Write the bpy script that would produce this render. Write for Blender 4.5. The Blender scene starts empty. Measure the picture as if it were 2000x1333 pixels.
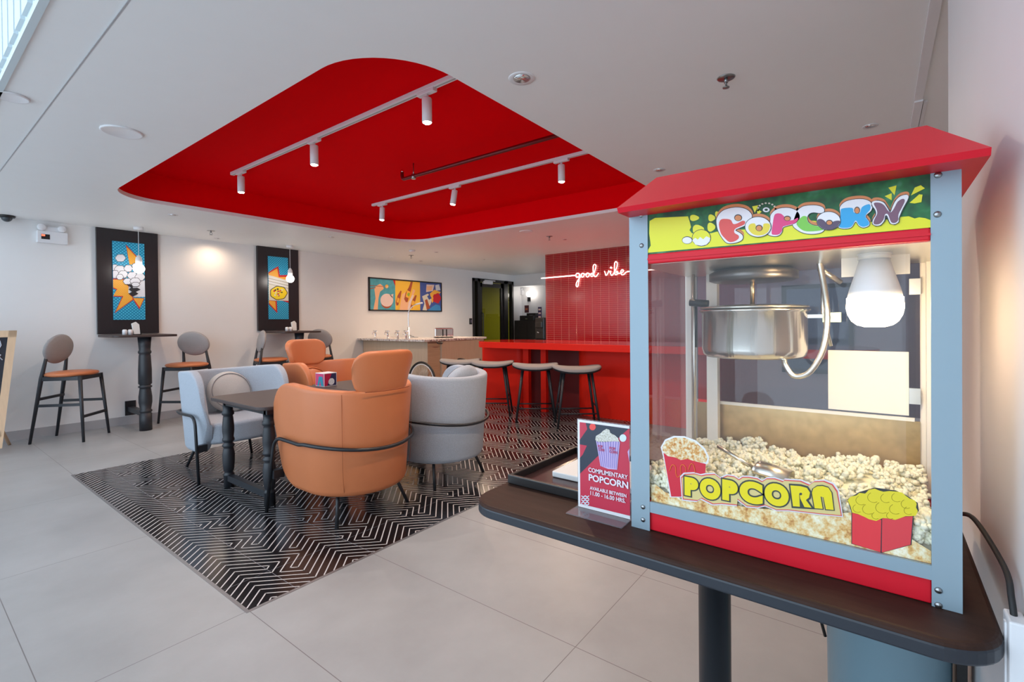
import bpy, bmesh, math, random
import numpy as np
from mathutils import Vector, Matrix
from mathutils.geometry import tessellate_polygon
random.seed(7)
scene = bpy.context.scene
COL = scene.collection
# ------------------------------------------------------------------ camera
F = 939.93; CY = 634.98; H = 1.25
yaw, pit, rol = math.radians(37.372), math.radians(-.437), math.radians(-.5496)
FW = Vector((math.cos(yaw)*math.cos(pit), math.sin(yaw)*math.cos(pit), math.sin(pit)))
r0 = Vector((math.sin(yaw), -math.cos(yaw), 0)); u0 = r0.cross(FW)
RT = r0*math.cos(rol)+u0*math.sin(rol); UP = -r0*math.sin(rol)+u0*math.cos(rol)
CAM = Vector((0, 0, H))
cd = bpy.data.cameras.new('camera'); cam = bpy.data.objects.new('camera', cd); COL.objects.link(cam)
cd.sensor_width = 36; cd.lens = F/2000*36; cd.shift_y = -(666.5-CY)/2000; cd.clip_start = .02; cd.clip_end = 100
m = Matrix((RT, UP, -FW)).transposed().to_4x4(); m.translation = CAM; cam.matrix_world = m
scene.camera = cam
# ------------------------------------------------------------------ world, exposure
scene.view_settings.view_transform = 'Standard'; scene.view_settings.look = 'None'
scene.view_settings.gamma = 1; scene.view_settings.use_curve_mapping = False
scene.view_settings.exposure = 0.0
world = bpy.data.worlds.new('world'); scene.world = world; world.use_nodes = True
bg = world.node_tree.nodes['Background']
bg.inputs[0].default_value = (0.70, 0.85, 1.0, 1); bg.inputs[1].default_value = 3.0

def light(name, kind, loc, energy, color=(1, 1, 1), rot=(0, 0, 0), **kw):
    ld = bpy.data.lights.new(name, kind); ld.energy = energy; ld.color = color
    for k, v in kw.items(): setattr(ld, k, v)
    o = bpy.data.objects.new(name, ld); o.location = loc; o.rotation_euler = rot; COL.objects.link(o); return o
# daylight enters through the glazed front behind the camera (sampling portal only, emits nothing)
po = light('daylight_portal', 'AREA', (-2.95, 3.4, 2.4), 1, rot=(0, -math.pi/2, 0), shape='RECTANGLE', size=4.9, size_y=8.0)
po.data.cycles.is_portal = True
WARM = (1.0, .74, .52); NEUT = (1.0, .90, .80)
# ------------------------------------------------------------------ pixel helpers (photo measurement -> real point on a known plane)
def ray(x, y): return FW + RT*((x-1000)/F) + UP*((CY-y)/F)
def PX(x, y, v): d = ray(x, y); return CAM+d*(v/d.x)
def PY(x, y, v): d = ray(x, y); return CAM+d*(v/d.y)
def PZ(x, y, h=0): d = ray(x, y); return CAM+d*((h-H)/d.z)
# ------------------------------------------------------------------ materials
def lin(c): return tuple((v/12.92 if v <= .04045 else ((v+.055)/1.055)**2.4) for v in c)
def hexc(h): return lin(tuple(int(h[i:i+2], 16)/255 for i in (0, 2, 4)))
MATS = {}
def mat(name, col, rough=.5, metal=0, spec=.5, var=0, vscale=8, bump=0, bscale=60, emit=0, ecol=None, coat=0, stretch=None):
    if name in MATS: return MATS[name]
    c = hexc(col) if isinstance(col, str) else col
    mt = bpy.data.materials.new(name); mt.use_nodes = True; nt = mt.node_tree; b = nt.nodes['Principled BSDF']
    b.inputs['Base Color'].default_value = (*c, 1); b.inputs['Roughness'].default_value = rough
    b.inputs['Metallic'].default_value = metal; b.inputs['Specular IOR Level'].default_value = spec
    b.inputs['Coat Weight'].default_value = coat
    tc = nt.nodes.new('ShaderNodeTexCoord'); vec = tc.outputs['Object']
    if stretch:
        mp = nt.nodes.new('ShaderNodeMapping'); mp.inputs['Scale'].default_value = stretch
        nt.links.new(vec, mp.inputs[0]); vec = mp.outputs[0]
    nz = nt.nodes.new('ShaderNodeTexNoise'); nz.inputs['Scale'].default_value = vscale; nz.inputs['Detail'].default_value = 5
    nt.links.new(vec, nz.inputs[0])
    mx = nt.nodes.new('ShaderNodeMix'); mx.data_type = 'RGBA'
    v = max(var, .015)
    mx.inputs[6].default_value = (*[x*(1-v) for x in c], 1); mx.inputs[7].default_value = (*[min(1, x*(1+v)) for x in c], 1)
    nt.links.new(nz.outputs[0], mx.inputs[0]); nt.links.new(mx.outputs[2], b.inputs['Base Color'])
    if bump:
        n2 = nt.nodes.new('ShaderNodeTexNoise'); n2.inputs['Scale'].default_value = bscale; n2.inputs['Detail'].default_value = 3
        nt.links.new(vec, n2.inputs[0])
        bp = nt.nodes.new('ShaderNodeBump'); bp.inputs['Strength'].default_value = bump; bp.inputs['Distance'].default_value = .004
        nt.links.new(n2.outputs[0], bp.inputs['Height']); nt.links.new(bp.outputs[0], b.inputs['Normal'])
    if emit:
        b.inputs['Emission Color'].default_value = (*(ecol or c), 1); b.inputs['Emission Strength'].default_value = emit
    MATS[name] = mt; return mt
def N(mt, t): return mt.node_tree.nodes.new(t)
def math_node(nt, op, a, b=None, c=None):
    n = nt.nodes.new('ShaderNodeMath'); n.operation = op
    for i, v in enumerate((a, b, c)):
        if v is None: continue
        if hasattr(v, 'links'): nt.links.new(v, n.inputs[i])
        else: n.inputs[i].default_value = v
    return n.outputs[0]
def mixc(nt, f, a, b):
    n = nt.nodes.new('ShaderNodeMix'); n.data_type = 'RGBA'
    for i, v in ((0, f), (6, a), (7, b)):
        if hasattr(v, 'links'): nt.links.new(v, n.inputs[i])
        elif i == 0: n.inputs[0].default_value = v
        else: n.inputs[i].default_value = (*v, 1)
    return n.outputs[2]
def bsdf(mt): return mt.node_tree.nodes['Principled BSDF']
def texxyz(mt):
    nt = mt.node_tree; tc = nt.nodes.new('ShaderNodeTexCoord'); s = nt.nodes.new('ShaderNodeSeparateXYZ')
    nt.links.new(tc.outputs['Object'], s.inputs[0]); return tc.outputs['Object'], s.outputs[0], s.outputs[1], s.outputs[2]

M_ceil = mat('ceiling_white', (.885, .90, .90), .55, bump=.02, bscale=30)
M_wall = mat('wall_white', (.83, .82, .81), .45, bump=.03, bscale=200)
M_wallr = mat('wall_satin', (.72, .72, .73), .7, bump=.02, bscale=12)
M_base = mat('skirting_grey', (.42, .41, .42), .5)
M_redp = mat('red_paint', (.86, .0008, .005), .8, spec=.02, var=.02)
M_redbar = mat('red_lacquer', (.80, .020, .008), .4, spec=.16, var=.02)
M_redgloss = mat('red_gloss_top', (.5, .012, .006), .06, spec=.7, var=.02)
M_black = mat('black_metal', (.012, .014, .018), .38)
M_blackwood = mat('black_wood', (.018, .021, .027), .42, bump=.06, bscale=90)
M_darktop = mat('dark_oak', (.05, .034, .032), .5, var=.35, vscale=10, bump=.05, bscale=60, stretch=(1, 8, 8))
M_darkpanel = mat('dark_laminate', (.020, .017, .020), .32, var=.2, stretch=(6, 6, 1))
M_leather = mat('orange_leather', (.58, .185, .070), .42, var=.06, vscale=5, bump=.10, bscale=180)
M_leatherd = mat('orange_leather_seam', hexc('8E4216'), .5)
M_grey = mat('grey_fabric', (.42, .465, .53), .9, var=.22, vscale=150, bump=.8, bscale=260)
M_greyw = mat('cushion_fabric', (.48, .46, .44), .9, var=.08, vscale=120, bump=.5, bscale=260)
M_greyd = mat('grey_piping', (.22, .22, .24), .8)
M_stoolf = mat('stool_fabric', (.27, .265, .265), .85, var=.06, vscale=90, bump=.4, bscale=260)
M_backf = mat('chair_back_fabric', (.33, .31, .31), .8, var=.08, vscale=60, bump=.3, bscale=200)
M_white = mat('white_plastic', (.82, .82, .84), .35)
M_whitem = mat('white_metal', (.80, .80, .82), .4)
M_chrome = mat('chrome', (.82, .82, .83), .10, metal=1)
M_steel = mat('brushed_steel', (.72, .69, .62), .28, metal=1, var=.05)
M_alu = mat('machine_aluminium', (.295, .395, .46), .4, metal=.1, var=.02)
M_cream = mat('machine_inner_white', (.82, .79, .73), .4)
M_mred = mat('machine_red', (.70, .010, .026), .42, spec=.3, var=.03)
M_screw = mat('screw_steel', (.35, .37, .38), .3, metal=1)
M_wood = mat('pale_wood', (.52, .40, .29), .5, var=.16, vscale=6, stretch=(10, 10, .6))
M_woodd = mat('pale_wood_cross', (.44, .31, .20), .5, var=.22, vscale=5, stretch=(.8, .8, 9))
M_pine = mat('pine', (.72, .52, .34), .5, var=.12, vscale=6, stretch=(8, 8, 1))
M_chalk = mat('chalkboard', (.018, .022, .035), .6)
M_chalkw = mat('chalk_marks', (.55, .62, .72), .9)
M_rubber = mat('rubber', (.015, .015, .016), .6)
M_bin = mat('bin_blue_grey', (.20, .31, .37), .42)
M_glow = mat('lamp_glow', (1, 1, 1), .5, emit=14, ecol=(1, .90, .78))
M_dl = mat('downlight_lens', (1, .9, .8), .5, emit=9, ecol=(1, .86, .68))
M_neon = mat('neon_tube', (1, 1, 1), .5, emit=3.2, ecol=(1, .84, .74))
M_spot = mat('spot_lens', (1, 1, 1), .5, emit=30, ecol=(1, .90, .80))
M_globe = mat('pendant_globe', (1, 1, 1), .5, emit=26, ecol=(1, .93, .86))
M_bulb = mat('hot_bulb', (1, 1, 1), .5, emit=50, ecol=(1, .73, .42))
M_pop = mat('popcorn', (.98, .93, .72), .75, var=.12, vscale=95, bump=.2, bscale=150)
M_tray = mat('tray_brown', (.045, .02, .02), .2)
M_paper = mat('paper_napkin', (.80, .80, .78), .8)
M_cab = mat('cabinet_black', (.014, .012, .012), .35)
M_exit = mat('red_led', (.9, .1, .05), .4, emit=3, ecol=(1, .1, .05))
M_inkd = mat('ink_dark', (.03, .035, .045), .5)

def glass(name, tint=(1, 1, 1), rough=0.0, ior=1.45, opac=0.0, ocol=(.5, .5, .5)):
    if name in MATS: return MATS[name]
    mt = bpy.data.materials.new(name); mt.use_nodes = True; nt = mt.node_tree; nt.nodes.clear()
    out = nt.nodes.new('ShaderNodeOutputMaterial'); tr = nt.nodes.new('ShaderNodeBsdfTransparent'); gl = nt.nodes.new('ShaderNodeBsdfGlossy')
    tr.inputs[0].default_value = (*tint, 1); gl.inputs['Roughness'].default_value = rough
    fr = nt.nodes.new('ShaderNodeFresnel'); fr.inputs[0].default_value = ior
    ge = nt.nodes.new('ShaderNodeNewGeometry'); inv = nt.nodes.new('ShaderNodeMath'); inv.operation = 'SUBTRACT'; inv.inputs[0].default_value = 1
    nt.links.new(ge.outputs['Backfacing'], inv.inputs[1]); mu = nt.nodes.new('ShaderNodeMath'); mu.operation = 'MULTIPLY'      # reflect on the outer face only
    nt.links.new(fr.outputs[0], mu.inputs[0]); nt.links.new(inv.outputs[0], mu.inputs[1])
    mx = nt.nodes.new('ShaderNodeMixShader'); nt.links.new(mu.outputs[0], mx.inputs[0]); nt.links.new(tr.outputs[0], mx.inputs[1]); nt.links.new(gl.outputs[0], mx.inputs[2])
    if opac:
        df = nt.nodes.new('ShaderNodeBsdfDiffuse'); df.inputs[0].default_value = (*ocol, 1)
        m2 = nt.nodes.new('ShaderNodeMixShader'); m2.inputs[0].default_value = opac
        nt.links.new(mx.outputs[0], m2.inputs[1]); nt.links.new(df.outputs[0], m2.inputs[2]); mx = m2
    nt.links.new(mx.outputs[0], out.inputs[0]); MATS[name] = mt; return mt
M_glass = glass('clear_glass')
M_sideglass = glass('side_glass_tint', (.74, .70, .70))
M_acryl = glass('clear_acrylic', (.93, .93, .96), opac=.12, ocol=(.8, .8, .85))
M_doorglass = glass('door_glass', (.75, .78, .7), ior=1.5)

# floor: large format grey tiles with fine joints
M_floor = mat('floor_tile', (.5, .5, .5), .42)
nt = M_floor.node_tree; vec, sx, sy, sz = texxyz(M_floor)
def joint(s, off, pitch, w):
    a = math_node(nt, 'SUBTRACT', s, off); a = math_node(nt, 'DIVIDE', a, pitch); a = math_node(nt, 'FRACT', a)
    a = math_node(nt, 'SUBTRACT', a, .5); a = math_node(nt, 'ABSOLUTE', a)
    return math_node(nt, 'GREATER_THAN', a, .5-w/pitch)
jn = math_node(nt, 'MAXIMUM', joint(sx, .955, .6415, .0016), joint(sy, .929, 1.258, .0016))
n1 = N(M_floor, 'ShaderNodeTexNoise'); n1.inputs['Scale'].default_value = 1.6; n1.inputs['Detail'].default_value = 8; n1.inputs['Roughness'].default_value = .62; nt.links.new(vec, n1.inputs[0])
rp = N(M_floor, 'ShaderNodeValToRGB'); rp.color_ramp.elements[0].position = .3; rp.color_ramp.elements[1].position = .72
rp.color_ramp.elements[0].color = (.30, .302, .305, 1); rp.color_ramp.elements[1].color = (.395, .398, .402, 1)
nt.links.new(n1.outputs[0], rp.inputs[0])
nt.links.new(mixc(nt, jn, rp.outputs[0], (.16, .15, .15)), bsdf(M_floor).inputs['Base Color'])
mr = N(M_floor, 'ShaderNodeMapRange'); mr.inputs[3].default_value = .30; mr.inputs[4].default_value = .46; nt.links.new(n1.outputs[0], mr.inputs[0]); nt.links.new(mr.outputs[0], bsdf(M_floor).inputs['Roughness'])

M_rug = mat('black_floor_tile', (.010, .009, .011), .16, spec=.55)
M_line = mat('inlay_line', (.62, .59, .58), .3)
M_grout = mat('inlay_grout', (.13, .13, .15), .4)
# red stacked finger tiles
M_rtile = mat('red_wall_tile', hexc('A80A14'), .14, spec=.6)
nt = M_rtile.node_tree; vec, sx, sy, sz = texxyz(M_rtile)
jy = joint(sy, .02, .1515, .0024); jz = joint(sz, 0, .0335, .0019)
jj = math_node(nt, 'MAXIMUM', jy, jz)
ct = mixc(nt, jj, (.31, .003, .009), (.58, .20, .16))
nt.links.new(ct, bsdf(M_rtile).inputs['Base Color'])
bp = N(M_rtile, 'ShaderNodeBump'); bp.inputs['Strength'].default_value = .5; bp.inputs['Distance'].default_value = .003; bp.invert = True
nt.links.new(jj, bp.inputs['Height']); nt.links.new(bp.outputs[0], bsdf(M_rtile).inputs['Normal'])
# speckled stone
M_stone = mat('speckled_stone', (.4, .4, .4), .25)
nt = M_stone.node_tree; vec, *_ = texxyz(M_stone)
vo = N(M_stone, 'ShaderNodeTexVoronoi'); vo.inputs['Scale'].default_value = 45; nt.links.new(vec, vo.inputs[0])
rp = N(M_stone, 'ShaderNodeValToRGB'); rp.color_ramp.interpolation = 'CONSTANT'
rp.color_ramp.elements[0].color = (.62, .58, .56, 1); rp.color_ramp.elements[1].color = (.18, .15, .16, 1); rp.color_ramp.elements[1].position = .45
e = rp.color_ramp.elements.new(.6); e.color = (.50, .40, .37, 1); e = rp.color_ramp.elements.new(.8); e.color = (.75, .72, .70, 1)
sp = N(M_stone, 'ShaderNodeSeparateColor'); nt.links.new(vo.outputs['Color'], sp.inputs[0]); nt.links.new(sp.outputs[0], rp.inputs[0]); nt.links.new(rp.outputs[0], bsdf(M_stone).inputs['Base Color'])
def halftone(name, a, b, pitch=.028, r=.32, horiz='x'):
    mt = mat(name, a, .45); nt = mt.node_tree; vec, sx, sy, sz = texxyz(mt)
    u = sx if horiz == 'x' else sy
    p = math_node(nt, 'ADD', u, sz); q = math_node(nt, 'SUBTRACT', u, sz)
    def fr(s): return math_node(nt, 'SUBTRACT', math_node(nt, 'FRACT', math_node(nt, 'DIVIDE', s, pitch)), .5)
    d = math_node(nt, 'SQRT', math_node(nt, 'ADD', math_node(nt, 'POWER', fr(p), 2), math_node(nt, 'POWER', fr(q), 2)))
    f = math_node(nt, 'LESS_THAN', d, r)
    nt.links.new(mixc(nt, f, a, b), bsdf(mt).inputs['Base Color']); return mt
M_half = halftone('blue_halftone', hexc('0A86B0'), hexc('58C8E4'), .036, .30)
M_halfy = halftone('yellow_halftone', hexc('F2B240'), hexc('E08A28'), .022, .28)
# printed popcorn strip on the machine glass and cup print
def speckle(name, cols, scale):
    mt = mat(name, (.8, .7, .5), .5); nt = mt.node_tree; vec, *_ = texxyz(mt)
    vo = N(mt, 'ShaderNodeTexNoise'); vo.inputs['Scale'].default_value = scale; vo.inputs['Detail'].default_value = 4; vo.inputs['Roughness'].default_value = .7; nt.links.new(vec, vo.inputs[0])
    rp = N(mt, 'ShaderNodeValToRGB'); els = rp.color_ramp.elements
    els[0].position = .32; els[0].color = (*cols[0], 1); els[1].position = .68; els[1].color = (*cols[-1], 1)
    for i, c in enumerate(cols[1:-1]):
        e = els.new(.32+.36*(i+1)/(len(cols)-1)); e.color = (*c, 1)
    nt.links.new(vo.outputs[0], rp.inputs[0]); nt.links.new(rp.outputs[0], bsdf(mt).inputs['Base Color']); return mt
M_print = speckle('popcorn_print', [hexc('B8743C'), hexc('E6B870'), hexc('F2E2B4'), hexc('FFF8E0')], 60)
M_cupprint = speckle('cup_popcorn_print', [hexc('B0602C'), hexc('DDA050'), hexc('EBD9B0'), hexc('F4EBD0')], 130)
M_green = speckle('banner_green', [hexc('0C3020'), hexc('154A2C'), hexc('22703C'), hexc('5A9A78')], 9)

# ------------------------------------------------------------------ mesh building
class MB:
    def __init__(s): s.v = []; s.f = []; s.mi = []; s.sm = []
    def add(s, vs, fs, mi=0, smooth=False):
        o = len(s.v); s.v += [tuple(v) for v in vs]; s.f += [tuple(i+o for i in f) for f in fs]; s.mi += [mi]*len(fs); s.sm += [smooth]*len(fs)
        return s
    def box(s, a, b, mi=0, M=None):
        x0, y0, z0 = a; x1, y1, z1 = b
        vs = [Vector(p) for p in ((x0, y0, z0), (x1, y0, z0), (x1, y1, z0), (x0, y1, z0), (x0, y0, z1), (x1, y0, z1), (x1, y1, z1), (x0, y1, z1))]
        if M: vs = [M @ v for v in vs]
        return s.add(vs, [(0, 3, 2, 1), (4, 5, 6, 7), (0, 1, 5, 4), (1, 2, 6, 5), (2, 3, 7, 6), (3, 0, 4, 7)], mi)
    def tube(s, pts, r, n=12, mi=0, cap=True, closed=False):
        pts = [Vector(p) for p in pts]; k = len(pts); rs = r if isinstance(r, (list, tuple)) else [r]*k
        vs = []; prev = None
        for i, p in enumerate(pts):
            if closed: t = pts[(i+1) % k]-pts[i-1]
            else: t = pts[min(i+1, k-1)]-pts[max(i-1, 0)]
            t.normalize()
            if prev is None:
                a = Vector((0, 0, 1)) if abs(t.z) < .9 else Vector((1, 0, 0)); x = t.cross(a).normalized()
            else: x = (prev-t*prev.dot(t)).normalized()
            prev = x; y = t.cross(x)
            for j in range(n):
                an = 2*math.pi*j/n; vs.append(p+(x*math.cos(an)+y*math.sin(an))*rs[i])
        fs = []
        for i in range(k if closed else k-1):
            for j in range(n):
                a = i*n+j; b = i*n+(j+1) % n; c = ((i+1) % k)*n+(j+1) % n; d = ((i+1) % k)*n+j; fs.append((a, b, c, d))
        s.add(vs, fs, mi, True)
        if cap and not closed:
            o = len(s.v)-k*n; s.f += [tuple(o+j for j in reversed(range(n))), tuple(o+(k-1)*n+j for j in range(n))]; s.mi += [mi]*2; s.sm += [False]*2
        return s
    def lathe(s, prof, n=32, c=(0, 0, 0), mi=0, M=None, smooth=True, sx=1, sy=1):
        vs = []
        for (r, z) in prof:
            for j in range(n):
                an = 2*math.pi*j/n; v = Vector((c[0]+r*math.cos(an)*sx, c[1]+r*math.sin(an)*sy, c[2]+z)); vs.append(M @ v if M else v)
        fs = []
        for i in range(len(prof)-1):
            for j in range(n): fs.append((i*n+j, i*n+(j+1) % n, (i+1)*n+(j+1) % n, (i+1)*n+j))
        if prof[0][0] > 1e-6: fs.append(tuple(reversed(range(n))))
        if prof[-1][0] > 1e-6: fs.append(tuple((len(prof)-1)*n+j for j in range(n)))
        return s.add(vs, fs, mi, smooth)
    def prism(s, pts, d, mi=0):
        """pts: list of 3D points (planar, any winding); d: extrusion vector; front face = pts+d"""
        pts = [Vector(p) for p in pts]; d = Vector(d); n = len(pts)
        nr = Vector((0, 0, 0))
        for i in range(n): nr += pts[i].cross(pts[(i+1) % n])
        if nr.dot(d) < 0: pts = pts[::-1]
        vs = pts+[p+d for p in pts]
        fs = [tuple(reversed(range(n))), tuple(range(n, 2*n))]+[(i, (i+1) % n, n+(i+1) % n, n+i) for i in range(n)]
        return s.add(vs, fs, mi)
    def build(s, name, mats, parent=None, loc=None, bevel=0, seg=2, subsurf=0, smooth_all=False, M=None):
        me = bpy.data.meshes.new(name); me.from_pydata(s.v, [], s.f)
        for mt in (mats if isinstance(mats, (list, tuple)) else [mats]): me.materials.append(mt)
        me.polygons.foreach_set('material_index', s.mi)
        me.polygons.foreach_set('use_smooth', [True]*len(s.f) if smooth_all else s.sm); me.update()
        o = bpy.data.objects.new(name, me); COL.objects.link(o)
        if parent: o.parent = parent
        if loc is not None: o.location = loc
        if M is not None: o.matrix_local = M
        if bevel:
            b = o.modifiers.new('bevel', 'BEVEL'); b.width = bevel; b.segments = seg; b.limit_method = 'ANGLE'; b.angle_limit = math.radians(40)
        if subsurf:
            b = o.modifiers.new('subsurf', 'SUBSURF'); b.levels = subsurf; b.render_levels = subsurf
        return o
def tag(o, label=None, cat=None, group=None, kind=None):
    if label: o['label'] = label
    if cat: o['category'] = cat
    if group: o['group'] = group
    if kind: o['kind'] = kind
    return o
def empty(name, loc=(0, 0, 0), rz=0, label=None, cat=None, group=None):
    o = bpy.data.objects.new(name, None); COL.objects.link(o); o.location = loc; o.rotation_euler = (0, 0, rz); o.empty_display_size = .1
    return tag(o, label, cat, group)
def struct(mb, name, mats, **k): return tag(mb.build(name, mats, **k), kind='structure')
def copy_tree(o, parent=None, kids=None):
    c = o.copy(); COL.objects.link(c)
    if parent: c.parent = parent
    for ch in [x for x in COL.objects if x.parent == o]: copy_tree(ch, c)
    return c
def place(src, loc, rz, label, group=None):
    c = copy_tree(src); c.location = loc; c.rotation_euler = (0, 0, rz); c['label'] = label
    if group: c['group'] = group
    return c
def rrect(x0, y0, x1, y1, r, n=10, z=0):
    P = []
    rr = r if isinstance(r, (list, tuple)) else [r]*4   # BL, BR, TR, TL
    for (cx, cy, a0, q) in ((x0+rr[0], y0+rr[0], math.pi, rr[0]), (x1-rr[1], y0+rr[1], 1.5*math.pi, rr[1]), (x1-rr[2], y1-rr[2], 0, rr[2]), (x0+rr[3], y1-rr[3], .5*math.pi, rr[3])):
        for i in range(n+1):
            a = a0+math.pi/2*i/n; P.append((cx+q*math.cos(a), cy+q*math.sin(a), z))
    return P
def catmull(P, k=6):
    P = [Vector(p) for p in P]; out = []
    for i in range(len(P)-1):
        a = P[max(i-1, 0)]; b = P[i]; c = P[i+1]; d = P[min(i+2, len(P)-1)]
        for j in range(k):
            t = j/k; out.append(.5*((2*b)+(c-a)*t+(2*a-5*b+4*c-d)*t*t+(3*b-a-3*c+d)*t**3))
    out.append(P[-1]); return out
def fillet(P, r, n=6):
    P = [Vector(p) for p in P]; out = [P[0]]
    for i in range(1, len(P)-1):
        a = (P[i-1]-P[i]); b = (P[i+1]-P[i]); q = min(r, a.length*.49, b.length*.49); a.normalize(); b.normalize()
        s = P[i]+a*q; e = P[i]+b*q
        for j in range(n+1):
            t = j/n; out.append(s*(1-t)**2+P[i]*2*t*(1-t)+e*t*t)
    out.append(P[-1]); return out

# ================================================================== SETTING
WY = 7.5; CZ = 2.43; XL = -3.0; XB = 10.25; YR = -.17
JX = .56
FX = PZ(75, 0, CZ).x         # edge of the ceiling at the glazed front
struct(MB().box((XL, YR-.9, -.1), (12.6, 11.5, 0)), 'floor', M_floor)
# dropped ceiling with rounded opening
RX0, RX1, RY0, RY1, RZ = 1.25, 4.84, 1.63, 5.60, 2.72
hole = rrect(RX0, RY0, RX1, RY1, .42, 14)
def holed(outer, inner, z):
    polys = [[Vector((x, y, 0)) for x, y in outer], [Vector(p) for p in inner]]
    tris = tessellate_polygon(polys); pts = polys[0]+polys[1]
    return [(p.x, p.y, z) for p in pts], [tuple(t) for t in tris]
mb = MB(); outer = [(JX, YR-.9), (XB+.0, YR-.9), (XB+.0, WY), (JX, WY)]
vs, fs = holed(outer, hole, CZ)
nf = []
for t in fs:
    a, b, c = (Vector(vs[i]) for i in t)
    nf.append(t if (b-a).cross(c-a).z < 0 else t[::-1])
mb.add(vs, nf)
n = len(hole)                                     # white lip around the opening
hv = [(x, y, CZ) for x, y, _ in hole]+[(x, y, CZ+.035) for x, y, _ in hole]
mb.add(hv, [(i, (i+1) % n, n+(i+1) % n, n+i) for i in range(n)])
struct(mb, 'ceiling', M_ceil)
mb = MB()
h2 = rrect(RX0-.03, RY0-.03, RX1+.03, RY1+.03, .45, 14)
mb.add([(x, y, CZ+.035) for x, y, _ in hole]+[(x, y, CZ+.035) for x, y, _ in h2], [(i, (i+1) % n, n+(i+1) % n, n+i) for i in range(n)])
mb.add([(x, y, CZ+.035) for x, y, _ in h2]+[(x, y, RZ) for x, y, _ in h2], [(i, (i+1) % n, n+(i+1) % n, n+i) for i in range(n)], 0, True)
mb.add([(x, y, RZ) for x, y, _ in h2], [tuple(reversed(range(n)))])
struct(mb, 'ceiling', M_redp)
# strip between panel joint and glazed edge, upstand with ribbed cladding, high ceiling of the entrance bay
struct(MB().box((FX+.025, YR, CZ+.004), (JX, WY, CZ+.06)), 'ceiling', M_ceil)
mb = MB().box((FX, YR, CZ-.004), (FX+.025, WY, 4.8))
for i in range(46):
    y = .2+i*.155; mb.box((FX-.014, y, CZ+.03), (FX, y+.125, 4.75))
M_clad = mat('ribbed_cladding', (.60, .68, .71), .6)
struct(mb, 'trim_1', M_clad)
struct(MB().box((XL, YR-.9, 4.8), (FX+.03, WY+.1, 4.85)), 'ceiling', M_ceil)
struct(MB().box((JX-.003, YR, CZ-.0008), (JX+.003, WY, CZ+.003)), 'trim_2', M_base)
# far wall (left in the picture) with opening for the glazed door
DX0, DX1, DZ = PY(922, 543, WY).x, PY(1001, 550, WY).x, PY(922, 543, WY).z
mb = MB().box((XL, WY, 0), (DX0, WY+.12, 4.85)).box((DX0, WY, DZ), (DX1, WY+.12, 2.6)).box((DX1, WY, 0), (XB+.25, WY+.12, 2.6))
struct(mb, 'wall_left', M_wall)
struct(MB().box((-1.5, WY-.008, 0), (DX0, WY, .105)), 'baseboard_left', M_base)
# back wall of the counter area
mb = MB().box((XB, YR-.9, 0), (XB+.12, WY, 2.6)); struct(mb, 'wall_back', M_wall)
struct(MB().box((XB-.36, 5.0, 2.14), (XB, WY, CZ)), 'trim_3', M_ceil)
# red tiled wall
TX = 7.2; TY1 = PX(1065, 499, TX).y
struct(MB().box((TX, 1.32, 0), (TX+.14, TY1, CZ)), 'wall_tiled', M_rtile)
struct(MB().box((TX, YR-.9, 0), (TX+.12, 1.32, CZ)), 'wall_back', M_wallr)
# right wall beside camera, then a set back recess
struct(MB().box((XL, YR-.12, 0), (2.0, YR, 4.85)), 'wall_right', M_wallr)
mb = MB().box((2.0, YR-.9, 0), (7.2, YR-.8, CZ)).box((2.0, YR-.82, 0), (2.02, YR-.12, CZ)); struct(mb, 'wall_right', M_wallr)
# dark window in the short wall behind the machine
wx = TX-.01
mb = MB()
for a, b in (((wx-.03, .25, .55), (wx+.008, 1.02, .60)), ((wx-.03, .25, 1.63), (wx+.008, 1.02, 1.68)), ((wx-.03, .25, .55), (wx+.008, .30, 1.68)), ((wx-.03, .97, .55), (wx+.008, 1.02, 1.68))): mb.box(a, b)
w = struct(mb, 'window_1', M_cab)
MB().box((wx-.008, .30, .60), (wx+.004, .97, 1.63)).build('window_pane', mat('dusk_glass', (.03, .06, .16), .05), w)
# patterned floor inlay : zig-zag labyrinth of white lines on black polished tiles
RGX0, RGX1, RGY0, RGY1 = .956, 7.2, 2.19, 5.36
mb = MB().box((RGX0, RGY0, -.02), (RGX1, RGY1, .0012))
U = .0537; X0 = 1.063; Y0 = 2.422
cell = [[(0, 0), (4, -4), (8, 0)], [(0, 1), (4, -3), (8, 1)],
        [(0, 2), (2, 0), (3.5, 1.5), (0, 5)], [(0, 3), (2, 1), (2.5, 1.5), (0, 4)],
        [(0, 6), (4.5, 1.5), (2.5, -.5), (4, -2), (8, 2)], [(0, 7), (5.5, 1.5), (3.5, -.5), (4, -1), (8, 3)],
        [(8, 7), (4.5, 3.5), (6, 2), (8, 4)], [(8, 6), (5.5, 3.5), (6, 3), (8, 5)]]
def clip(p, q):
    t0, t1 = 0, 1; dx, dy = q[0]-p[0], q[1]-p[1]
    for pp, qq in ((-dx, p[0]-RGX0), (dx, RGX1-p[0]), (-dy, p[1]-RGY0), (dy, RGY1-p[1])):
        if abs(pp) < 1e-12:
            if qq < 0: return None
        else:
            r = qq/pp
            if pp < 0: t0 = max(t0, r)
            else: t1 = min(t1, r)
    if t0 >= t1: return None
    return (p[0]+dx*t0, p[1]+dy*t0), (p[0]+dx*t1, p[1]+dy*t1)
lw = .0032
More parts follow.
